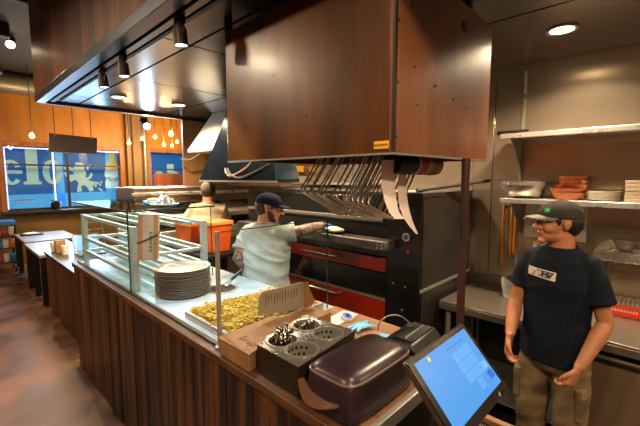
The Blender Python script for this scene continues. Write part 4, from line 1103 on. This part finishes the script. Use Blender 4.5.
# ================================================================== FAR LEFT: TABLES etc
def table(x0, x1, y0, y1, z, lb, legs):
    t = thing('dining_table', lb, 'table', ((x0+x1)/2, (y0+y1)/2, 0))
    MB().box(x0, x1, y0, y1, z-.04, z).build('tabletop', 'marble', t, bevel=.005)
    for x, y in legs: MB().box(x-.035, x+.035, y-.035, y+.035, 0, z-.04).build('leg', 'darkmetal', t)
    MB().box(x0+.04, x1-.04, y0+.04, y1-.04, z-.10, z-.04).build('apron', 'darkmetal', t)
table(.90, 1.5, 6.36, 7.70, .75, 'grey topped table beside the low wooden cabinet', ((.96, 6.45), (.96, 7.05), (.96, 7.62), (1.44, 6.45), (1.44, 7.62)))
table(.93, 1.72, 7.85, 9.1, .75, 'grey topped table nearest the back wall windows', ((.99, 7.95), (.99, 9.0), (1.66, 7.95), (1.66, 9.0)))
p = at(29, 235, z=.75)
t = thing('menu_stack', 'dark tray with papers on the table near the back wall', 'tray', (p.x, p.y, .75))
MB().box(p.x-.12, p.x+.2, p.y-.15, p.y+.15, .751, .775).build('tray', 'darkmetal', t, bevel=.004)
MB().obox((p.x+.03, p.y, .782), (.2, .2, .012), Matrix.Rotation(.3, 3, 'Z')).build('papers', 'paper', t)
t = thing('low_cabinet', 'low reddish wood cabinet at the counter far end', 'cabinet', (1.25, 5.2, 0))
MB().box(.95, 1.55, 4.35, 6.18, .05, .80).build('body', 'cabwood', t, bevel=.005)
MB().box(.93, 1.57, 4.33, 6.2, .80, .83).build('top', mat('cabinet_top', '#2e2019', .35), t, bevel=.004)
MB().box(.98, 1.5, 4.4, 6.15, 0, .05).build('plinth', 'black', t)
t = thing('laptop', 'open laptop with a pale blue screen on the low cabinet', 'laptop', (1.3, 5.6, .83))
MB().box(1.18, 1.5, 5.45, 5.7, .831, .848).build('keyboard_base', 'laptop', t, bevel=.003)
l_ = MB().prism([(1.18, 5.69, .85), (1.5, 5.69, .85), (1.5, 5.77, 1.07), (1.18, 5.77, 1.07)], (0, .012, .004)).build('lid', 'laptop', t)
MB().prism([(1.195, 5.6925, .865), (1.485, 5.6925, .865), (1.485, 5.762, 1.058), (1.195, 5.762, 1.058)], (0, .001, 0)).build('display', 'lapscr', l_, smooth=False)
for i, (px, py, hh, c, lb) in enumerate(((50, 252, .13, 'paper', 'white paper cup group member on the low cabinet, left one'), (56, 253, .14, 'card', 'brown paper bag on the low cabinet beside white cup'), (61, 255, .12, 'paper', 'white paper cup on the low cabinet, right one'))):
    p = at(px, py, z=.83)
    if c == 'card':
        tag(MB().loft([rrect(p.x+.05, p.y, .06, .045, .831, 20), rrect(p.x+.05, p.y, .062, .05, .95, 20), rrect(p.x+.05, p.y, .06, .03, 1.0, 20)]).build('paper_bag', 'card'), lb, 'bag')
    else:
        tag(MB().lathe([(0, 0), (.035, 0), (.045, hh), (.042, hh), (.033, .004), (0, .004)], (p.x+.05, p.y, .831), 20).build('paper_cup', 'paper'), lb.replace(' group member', ''), 'cup')
# bar chair by the window / cart of snacks
t = thing('snack_stand', 'blue topped snack display stand on wheels by back wall', 'display stand', (.62, 9.4, 0))
MB().box(.42, .98, 9.2, 9.7, .93, 1.0).build('top_board', 'snackb', t, bevel=.005)
for x in (.44, .96):
    for y in (9.22, 9.68): MB().box(x-.015, x+.015, y-.015, y+.015, .08, .93).build('upright', 'darkmetal', t)
for z in (.2, .48, .72): MB().box(.43, .97, 9.2, 9.7, z-.012, z).build('shelf', 'darkmetal', t)
for x in (.46, .94):
    for y in (9.25, 9.65): MB().tube([(x-.015, y, .04), (x+.015, y, .04)], .04, 12).build('wheel', 'rubber', t)
SG = 'snack packs on the display stand'
proto = {}
for zi, z in enumerate((.201, .481, .721)):
    for k in range(5):
        cn = ['snackw', 'snacko', 'snackr', 'snackw', 'snackb'][(k+zi*2) % 5]
        if cn not in proto:
            o = MB().loft([rrect(0, 0, .048, .03, 0, 16, 3), rrect(0, 0, .05, .045, .08, 16, 3), rrect(0, 0, .05, .01, .17, 16, 3)]).build('snack_pack', cn, loc=(0, 0, 0)); proto[cn] = o
        else: o = proto[cn].copy(); COL.objects.link(o)
        o.location = (.50+k*.103, 9.28, z)
        tag(o, '%s snack pack on the %s shelf of snack stand, %s' % ({'snackw': 'pale', 'snacko': 'orange', 'snackr': 'red', 'snackb': 'blue'}[cn], ['bottom', 'middle', 'top'][zi], ['far left', 'second from left', 'centre', 'second from right', 'far right'][k]), 'snack pack', SG)
# folding chair near window
p = at(66, 214, y=6.2)
t = thing('bar_stool', 'thin metal framed chair back beyond the low cabinet', 'chair', (1.75, 6.9, 0))
x, y = 1.72, 6.9
for s_ in (-.17, .17):
    MB().tube([(x+s_, y, 0), (x+s_, y, .62), (x+s_*.8, y+.04, 1.12)], .014, 8).build('back_leg', 'steel_dull', t)
    MB().tube([(x+s_, y-.36, 0), (x+s_, y-.34, .62)], .014, 8).build('front_leg', 'steel_dull', t)
MB().box(x-.19, x+.19, y-.38, y+.02, .62, .65).build('seat', 'black', t, bevel=.008)
m = MB()
for z in (.85, .98, 1.10): m.tube([(x-.15, y+.03, z), (x+.15, y+.03, z)], .010, 8)
m.build('back_rails', 'steel_dull', t)
# ================================================================== PEOPLE
def remesh(mb, vox, sm=3):
    me = bpy.data.meshes.new('tmp'); me.from_pydata([tuple(p) for p in mb.v], [], mb.f)
    bm = bmesh.new(); bm.from_mesh(me); bmesh.ops.recalc_face_normals(bm, faces=bm.faces); bm.to_mesh(me); bm.free()
    o = bpy.data.objects.new('tmp', me); COL.objects.link(o)
    r = o.modifiers.new('r', 'REMESH'); r.mode = 'VOXEL'; r.voxel_size = vox; r.adaptivity = 0
    s = o.modifiers.new('s', 'SMOOTH'); s.factor = .5; s.iterations = sm
    bpy.context.view_layer.update()
    m2 = bpy.data.meshes.new_from_object(o.evaluated_get(bpy.context.evaluated_depsgraph_get()))
    out = MB(); out.v = [v.co.copy() for v in m2.vertices]; out.f = [tuple(p.vertices) for p in m2.polygons]; out.mi = [0]*len(out.f)
    out.n = [v.normal.copy() for v in m2.vertices]
    bpy.data.objects.remove(o); bpy.data.meshes.remove(me); bpy.data.meshes.remove(m2)
    return out
def wrinkle(mb, amp, fr=(7, 7, 7), seed=0, amp2=0., fr2=(3, 3, 12)):
    for i, p in enumerate(mb.v):
        a = amp*noise.noise(Vector((p.x*fr[0]+seed, p.y*fr[1], p.z*fr[2])))
        if amp2:
            q = Vector((p.x*fr2[0]+seed+p.z*2, p.y*fr2[1]+seed, p.z*fr2[2]+p.x*4))
            a += amp2*(abs(noise.noise(q))*-2+.5)
        mb.v[i] = p + mb.n[i]*a
    return mb
def oval(cx, cy, rx, ry, z, n=32, e=2.3):
    return [(cx+rx*math.copysign(abs(math.cos(a))**(2/e), math.cos(a)), cy+ry*math.copysign(abs(math.sin(a))**(2/e), math.sin(a)), z) for a in [2*PI*j/n for j in range(n)]]
def hand(mb, w, d, n, ts, s=1., curl=(20, 35, 25), grow=0., thumb=.5):
    """palm + five fingers; d along the hand, n the way the palm faces, ts the thumb side"""
    d = d.normalized(); n = (n-d*n.dot(d)).normalized(); t = d.cross(n)
    if t.dot(ts) < 0: t = -t
    L = .088*s; g = grow
    ring = lambda q, hw, ht: [w+d*q+t*(hw*math.cos(a))+n*(ht*math.sin(a)) for a in [2*PI*k/14 for k in range(14)]]
    mb.loft([ring(-.02*s, .026*s+g, .02*s+g), ring(.01*s, .031*s+g, .018*s+g), ring(.05*s, .041*s+g, .0165*s+g), ring(L, .042*s+g, .014*s+g), ring(L+.008*s, .036*s+g, .010*s+g)])
    for k, (o, ln) in enumerate(((.031, .068), (.0105, .077), (-.0105, .072), (-.031, .056))):
        p = w+d*(L-.012*s)+t*(o*s); pts = [p]; ang = 0; dd = d+t*(o*1.6)
        for c, f in zip(curl, (.45, .31, .24)):
            ang += math.radians(c*(1+.12*k))
            p = p+(dd*math.cos(ang)+n*math.sin(ang)).normalized()*(ln*f*s+(.012*s if f == .45 else 0)); pts.append(p)
        mb.tube(pts, [.0095*s+g, .0092*s+g, .0085*s+g, .0068*s+g], 8)
    b = w+d*(.022*s)+t*(.024*s)
    d1 = (d*.75+t*.62+n*.30).normalized(); d2 = (d*.95+t*.15+n*thumb).normalized()
    mb.tube([b-d1*.012*s, b+d1*.032*s, b+d1*.032*s+d2*.026*s, b+d1*.032*s+d2*.046*s], [.015*s+g, .0125*s+g, .0105*s+g, .0075*s+g], 8)

def human(label, loc, rotz, hyaw, hpitch, sh, el, wr, hd, sk, hair, shirt, pants, cap, vox=.005, seed=1, hem=.82, capbrim=None, sit=0, tattoo=(), curl=((20, 35, 25),)*2, bulk=1., tees=.62, wamp=(.006, .0), hairlen=0.):
    t = thing('person', label, 'person', loc, rotz)
    inv = W[t.name].inverted()
    Lc = lambda p: inv @ Vector(p)
    SH = [Vector((sh*.160, -.005, 1.385)), Vector((-sh*.160, -.005, 1.385))]
    EL = [Lc(p) for p in el]; WR = [Lc(p) for p in wr]
    HR = Matrix.Rotation(hyaw, 3, 'Z') @ Matrix.Rotation(hpitch, 3, 'X')
    piv = Vector((0, -.01, 1.50)); HC = piv + HR @ Vector((0, .025, .105))
    H = lambda x, y, z: HC + HR @ Vector((x, y, z))
    b = MB()
    # trunk and neck
    b.loft([oval(0, 0, .15, .105, .84), oval(0, 0, .155, .11, .95), oval(0, 0, .14, .10, 1.08), oval(0, .0, .15, .105, 1.25), oval(0, -.005, .155, .10, 1.36), oval(0, -.01, .13, .08, 1.42), oval(0, -.012, .075, .062, 1.455)])
    b.tube([(0, -.012, 1.42), (0, -.01, 1.48), H(0, -.018, -.06), H(0, -.01, -.0)], [(.075, .066), (.064, .064), (.060, .060), (.052, .052)], 18)
    # head
    R_ = HR
    b.ball(H(0, -.02, .033), (.077, .101, .083), 26, 16, R_)
    b.ball(H(0, .028, -.02), (.063, .064, .084), 24, 16, R_)
    b.ball(H(0, .024, -.070), (.057, .066, .047), 20, 12, R_)
    b.ball(H(0, .078, -.099), (.026, .022, .020), 14, 10, R_)
    for s_ in (-1, 1):
        b.ball(H(s_*.036, .056, -.03), (.027, .03, .028), 14, 10, R_)
        b.ball(H(s_*.079, -.010, -.008), (.010, .018, .029), 14, 10, R_)
        b.ball(H(s_*.083, -.020, .0), (.007, .011, .020), 12, 8, R_)
        b.ball(H(s_*.013, .098, -.027), (.009, .010, .008), 10, 8, R_)
    b.ball(H(0, .077, .026), (.052, .017, .013), 16, 8, R_)
    b.tube([H(0, .082, .024), H(0, .103, -.004), H(0, .118, -.022)], [.010, .012, .0135], 10); b.ball(H(0, .119, -.026), .0135, 10, 8)
    b.ball(H(0, .090, -.051), (.026, .012, .006), 14, 8, R_); b.ball(H(0, .088, -.063), (.021, .012, .0075), 14, 8, R_)
    # arms and hands
    for i in (0, 1):
        S = SH[i]; E = EL[i]; Wp = WR[i]; k = bulk
        b.tube([S+Vector((-.06 if i == 0 else .06, 0, -.03)), S+Vector((-.02 if i == 0 else .02, 0, -.02)), S.lerp(E, .45), E, E.lerp(Wp, .3), E.lerp(Wp, .7), Wp], [.04*k, .045*k, .046*k, .041*k, .043*k, .034*k, .027*k], 16)
        d, n, ts = [Vector(q) for q in hd[i]]
        r3 = inv.to_3x3(); hand(b, Wp+(Wp-E).normalized()*.008, r3 @ d, r3 @ n, r3 @ ts, 1., curl[i])
    # legs and feet
    for s_ in (-1, 1):
        b.tube([(s_*.085, 0, .92), (s_*.09, .0, .70), (s_*.095, .012, .48), (s_*.098, -.01, .30), (s_*.10, -.015, .09)], [.088, .078, .056, .054, .038], 16)
        b.tube([(s_*.10, -.04, .05), (s_*.10, .05, .045), (s_*.11, .15, .03)], [(.035, .04), (.038, .035), (.035, .022)], 12)
    bo = remesh(b, vox, 3)
    ms = [sk, 'lip', 'tattoo']
    hi = HR.transposed()
    for fi, f in enumerate(bo.f):
        c = bo.v[f[0]]; q = hi @ (c-HC)
        if abs(q.x) < .021 and q.y > .083 and -.070 < q.z < -.047: bo.mi[fi] = 1
        for i in tattoo:
            a_ = EL[i]; d_ = WR[i]-a_; u = (c-a_).dot(d_)/d_.length_squared
            if -.35 < u < 1.0 and (c-(a_+d_*max(u, 0))).length < .07: bo.mi[fi] = 2
    body = bo.build('body', ms, t, local=True, ang=180)
    for s_ in (-1, 1):
        e = MB().ball(H(s_*.030, .0795, .008), (.0125, .0105, .0085), 14, 10, R_).build('eye', 'eyew', t, local=True)
        MB().ball(H(s_*.030, .0875, .008), (.0055, .004, .0058), 10, 8, R_).build('iris', 'iris', e, local=True)
        MB().tube([H(s_*.014, .088, .024), H(s_*.030, .090, .030), H(s_*.047, .078, .025)], [.0035, .0045, .002], 8).build('eyebrow', hair, t, local=True)
    hb = MB().ball(H(0, -.056, .0-hairlen*.3), (.0790, .072, .086+hairlen), 26, 16, R_)
    for s_ in (-1, 1): hb.ball(H(s_*.069, .026, .016), (.009, .012, .026), 12, 8, R_)
    ho = remesh(hb, .006, 2)
    wrinkle(ho, .003, (60, 60, 30)).build('hair', hair, t, local=True, ang=180)
    # cap
    rings = []
    for k in range(9):
        a = (PI/2-.08)*k/8; z = .036+.086*math.sin(a)
        rings.append([H(.0905*math.cos(a)**.9*math.cos(u), -.014+.113*math.cos(a)**.9*math.sin(u), z + (-.012 if k == 0 else 0)*(1-math.sin(u))/2) for u in [2*PI*j/32 for j in range(32)]])
    cm = MB().loft(rings)
    cp_ = cm.build('cap', cap, t, local=True, ang=60)
    top, bot = [], []
    grid = []
    nu, nv = 14, 5
    for i in range(nu+1):
        u = -1+2*i/nu; x = .080*u; row = []
        yi = -.014+.113*math.sqrt(max(0, 1-(x/.0905)**2))-.006
        yo = yi + .074*math.sqrt(max(0.05, 1-u*u*.92))
        for j in range(nv+1):
            v = j/nv; row.append((x*(1-.1*v*abs(u)), yi+(yo-yi)*v, .045-.016*u*u-.010*v*v))
        grid.append(row)
    bmv = MB()
    rings = []
    for row in grid:
        rings.append([H(*p) for p in row]+[H(p[0], p[1], p[2]-.005) for p in reversed(row)])
    bmv.loft(rings); bmv.build('brim', capbrim or cap, cp_, local=True)
    MB().ball(H(0, -.014, .1225), (.008, .008, .005), 10, 6, R_).build('button', cap, cp_, local=True)
    # shirt
    k = bulk
    m = MB()
    m.loft([oval(0, 0, .180*k, .135*k, hem), oval(0, 0, .178*k, .134*k, .93), oval(0, 0, .170*k, .127*k, 1.08), oval(0, .003, .182*k, .132*k, 1.26), oval(0, 0, .180*k, .122, 1.33), oval(0, -.004, .160*k, .106, 1.395), oval(0, -.008, .115, .088, 1.44), oval(0, -.011, .078, .073, 1.468)])
    for i in (0, 1):
        S = SH[i]; E = EL[i]; ex = S.lerp(E, tees)
        m.tube([S+Vector((-.08 if i == 0 else .08, 0, .01)), S+Vector((-.014 if i == 0 else .014, 0, -.002)), S.lerp(E, .25), S.lerp(E, tees*.8), ex], [.07, .066*k, .064*k, .067*k, .071*k], 20)
    so = remesh(m, .0075, 4)
    wrinkle(so, wamp[0], (7, 7, 6), seed, wamp[1])
    shirt_o = so.build('shirt', shirt, t, local=True, ang=180)
    MB().tube([(.075*math.cos(a), -.011+.070*math.sin(a), 1.468-.012*math.sin(a)) for a in [2*PI*j/28 for j in range(28)]], .0065, 8, True).build('collar', shirt, shirt_o, local=True)
    # trousers
    m = MB(); m.loft([oval(0, 0, .10, .09, .78), oval(0, 0, .168*k, .125*k, .83), oval(0, 0, .166*k, .122*k, .92), oval(0, 0, .155*k, .115*k, .99)])
    for s_ in (-1, 1): m.tube([(s_*.082, 0, .90), (s_*.092, .0, .76), (s_*.098, .008, .48), (s_*.102, -.008, .28), (s_*.103, -.012, .07)], [.094*k, .095*k, .082, .078, .076], 20)
    po_ = remesh(m, .009, 3); wrinkle(po_, .006, (9, 9, 6), seed+5, .006)
    tr = po_.build('trousers', pants, t, local=True, ang=180)
    for s_ in (-1, 1):
        MB().loft([oval(s_*.105, .05, .052, .145, .0, 24, 2.6), oval(s_*.105, .05, .055, .148, .025, 24, 2.6), oval(s_*.105, .03, .05, .12, .06, 24, 2.4), oval(s_*.103, -.02, .046, .062, .10, 24, 2.2)]).build('shoe', 'shoe', t, local=True)
    return t, so, shirt_o, cp_, tr, H, Lc

# the man in navy at the right
NV = human('man in navy T-shirt and dark grey cap smiling toward his coworkers by the steel table', (2.345, .42, 0), math.radians(80), math.radians(-42), math.radians(-2), .93,
   [(2.31, .622, 1.125), (2.325, .198, 1.10)], [(2.172, .602, .965), (2.160, .275, .895)],
   [((-.25, .02, -1), (0, -1, -.1), (-1, 0, 0)), ((-.35, .28, -.9), (.35, .9, .1), (-1, .1, .2))],
   'skinA', 'hairblack', 'navy', 'khaki', 'capgrey', .0045, 3, .83, 'capbrim', curl=((25, 40, 30), (35, 55, 40)), wamp=(.006, .004), tees=.66, bulk=.95)
t, so, shirt_o, cap_o, tr_o, H, Lc = NV
bv = BVHTree.FromPolygons(so.v, so.f)
def patch(bv, fn, nu, nv, off=.002):
    g = []
    for j in range(nv+1):
        for i in range(nu+1):
            x, z = fn(i/nu, j/nv); h = bv.ray_cast(Vector((x, 1, z)), Vector((0, -1, 0)))
            p = h[0] if h[0] else Vector((x, .1, z)); g.append(p+Vector((0, off, 0)))
    fs = [(j*(nu+1)+i, j*(nu+1)+i+1, (j+1)*(nu+1)+i+1, (j+1)*(nu+1)+i) for j in range(nv) for i in range(nu)]
    return MB().add(g, fs)
pt = patch(bv, lambda u, v: (.118-.15*u, 1.312-.012*u+.046*v), 24, 8)
for k in range(len(pt.f)):
    i, j = k % 24, k//24
    edge = j in (0, 7) or i in (0, 23)
    pt.mi[k] = 1 if (not edge and i > 3 and (noise.noise(Vector((i*.45, j*.6, 3))) > (.05 if i < 13 else -.35)) and i < 22-(7-j)*.4) else 0
pt.build('chest_print', ['apronprint', 'apronprint2'], shirt_o, local=True, fixn=False)
def capdot(az, elv, e=1.02):
    a = math.radians(elv); u = math.radians(90+az)
    return H(.0905*e*math.cos(a)**.9*math.cos(u), -.014+.113*e*math.cos(a)**.9*math.sin(u), .036+.086*e*math.sin(a))
m = MB()
for dx, dy in ((0, 11), (9, 6), (10, -5), (2, -9), (-8, -7), (-10, 4)):
    c0 = (32, 25); w = .28
    q = [(c0[0]-dy*w*.8, c0[1]+dx*w*.8), (c0[0]+dx*.6-dy*w*.5, c0[1]+dy*.6+dx*w*.5), (c0[0]+dx*1.25, c0[1]+dy*1.25), (c0[0]+dx*.6+dy*w*.5, c0[1]+dy*.6-dx*w*.5), (c0[0]+dy*w*.8, c0[1]-dx*w*.8)]
    out = [capdot(*p, 1.022) for p in q]; inn = [capdot(*p, 1.0) for p in q]
    m.loft([inn, out])
m.build('cap_emblem', 'green', cap_o, local=True, smooth=False)
MB().tube([H(.030, .160, .0225), H(.055, .146, .014)], [(.003, .007), (.003, .006)], 8).build('brim_label', 'paper', cap_o, local=True)
for x, z in ((-.158, .56), (.158, .56)):
    MB().loft([oval(x, .02, .022, .065, z, 20, 3), oval(x, .02, .026, .068, z+.13, 20, 3), oval(x, .02, .029, .071, z+.135, 20, 3), oval(x*.97, .02, .027, .07, z+.18, 20, 3)]).build('cargo_pocket', 'khaki', tr_o, local=True, bevel=.006)

# the man in grey reaching into the oven
GR = human('bearded man in pale grey T-shirt and navy cap reaching toward the deck oven', (1.868, 2.435, 0), math.radians(-66), math.radians(-72), math.radians(-12), 1.0,
   [at(301, 231, d=3.02), at(238, 258, d=3.05)], [at(323, 225, d=3.22), at(256, 275, d=3.18)],
   [((.75, -.35, -.25), (-.2, -.2, -1), (.4, .8, 0)), ((.8, -.2, -.4), (-.1, -1, 0), (.2, 0, 1))],
   'skinB', 'hairbrown', 'greycot', 'darkpants', 'capnavy', .0055, 8, .84, tattoo=(0, 1), curl=((25, 40, 30), (50, 60, 40)), bulk=1.16, tees=.68, wamp=(.008, .012))
t, so, shirt_o, cap_o, tr_o, H, Lc = GR
bd = MB().ball(H(0, .030, -.076), (.0555, .058, .042), 20, 12, Matrix.Rotation(math.radians(-72), 3, 'Z'))
bd.ball(H(0, .070, -.094), (.027, .022, .022), 14, 10)
for s_ in (-1, 1): bd.ball(H(s_*.050, .026, -.050), (.016, .030, .045), 14, 8, Matrix.Rotation(math.radians(-72), 3, 'Z'))
wrinkle(remesh(bd, .005, 1), .002, (90, 90, 90)).build('beard', 'hairbrown', t, local=True, ang=180)
g = MB(); inv3 = W[t.name].inverted()
Wp = Lc(at(323, 225, d=3.22)); El = Lc(at(301, 231, d=3.02)); r3 = inv3.to_3x3()
hand(g, Wp+(Wp-El).normalized()*.008, r3 @ Vector((.75, -.35, -.25)), r3 @ Vector((-.2, -.2, -1)), r3 @ Vector((.4, .8, 0)), 1., (25, 40, 30), .004)
remesh(g, .0045, 1).build('glove', 'glove', t, local=True, ang=180)

# the man in cream farther back
wr_ = [(2.63, 4.44, 1.22), (2.36, 4.54, 1.22)]
CR = human('man in cream T-shirt and olive cap seen from behind at the far steel oven', (2.30, 4.14, 0), math.radians(-40), math.radians(4), math.radians(-20), 1.05,
   [(2.55, 4.17, 1.14), (2.10, 4.36, 1.14)], wr_,
   [((.3, .9, -.2), (-.5, .2, -.8), (-.8, .3, .2)), ((.6, .7, -.2), (.5, -.3, -.8), (.8, -.3, .2))],
   'skinB', 'hairbrown', 'creamcot', 'darkpants', 'captan', .007, 15, .84, bulk=1.25, tees=.7, wamp=(.006, .004))
CR[0].scale = (1.045, 1.045, 1.045)
# cloth under the gloved hand
c = at(331, 232, d=3.28)
t = thing('wiping_cloth', 'crumpled white cloth under the blue gloved hand on oven ledge', 'cloth', (2.34, 2.10, 1.374))
m = MB()
rings = []
for k in range(8):
    a = k/7; rr = .075*math.sin(PI*(.12+.80*a))
    rings.append([(2.33+(rr*.8+.012*noise.noise(Vector((u*2, a*5, 1))))*math.cos(u), 2.07+(rr*1.3+.02*noise.noise(Vector((u*2, a*5, 7))))*math.sin(u), 1.374+.055*a) for u in [2*PI*j/22 for j in range(22)]])
m.loft(rings).build('cloth', 'clothw', t)
# ================================================================== UNSEEN FILL LAMPS added on the dining side
def roomfill(x, y, z, en, lb, col=WARM2):  # added fill light for the room, all out of view
    t = thing('fill_lamp', lb, 'lamp', (x, y, z))
    MB().lathe([(0, .0), (.16, .0), (.18, .05), (.05, .16), (0, .16)], (x, y, z), 24).build('shade', 'black', t)
    MB().lathe([(0, -.006), (.14, -.006), (.14, 0), (0, 0)], (x, y, z), 24).build('lens', 'lampface', t)
    MB().tube([(x, y, z+.15), (x, y, 3.9)], .008, 6).build('cord', 'wire', t)
    lamp('beam', 'SPOT', (x, y, z-.02), en, col, t, .15, 172, .4)
roomfill(-1.3, 1.2, 3.66, 100, 'added unseen fill lamp over the dining side, left of viewer')
roomfill(-.6, -1.8, 3.66, 200, 'added unseen fill lamp over the dining side, behind viewer')
roomfill(-1.2, 4.6, 3.66, 150, 'added unseen fill lamp over the dining side, near windows')

w = bpy.data.worlds.new('world'); SC.world = w; w.use_nodes = True
w.node_tree.nodes['Background'].inputs[0].default_value = (.25, .35, .6, 1); w.node_tree.nodes['Background'].inputs[1].default_value = .15
SC.view_settings.view_transform = 'Standard'; SC.view_settings.look = 'None'; SC.view_settings.gamma = 1
SC.view_settings.exposure = .2
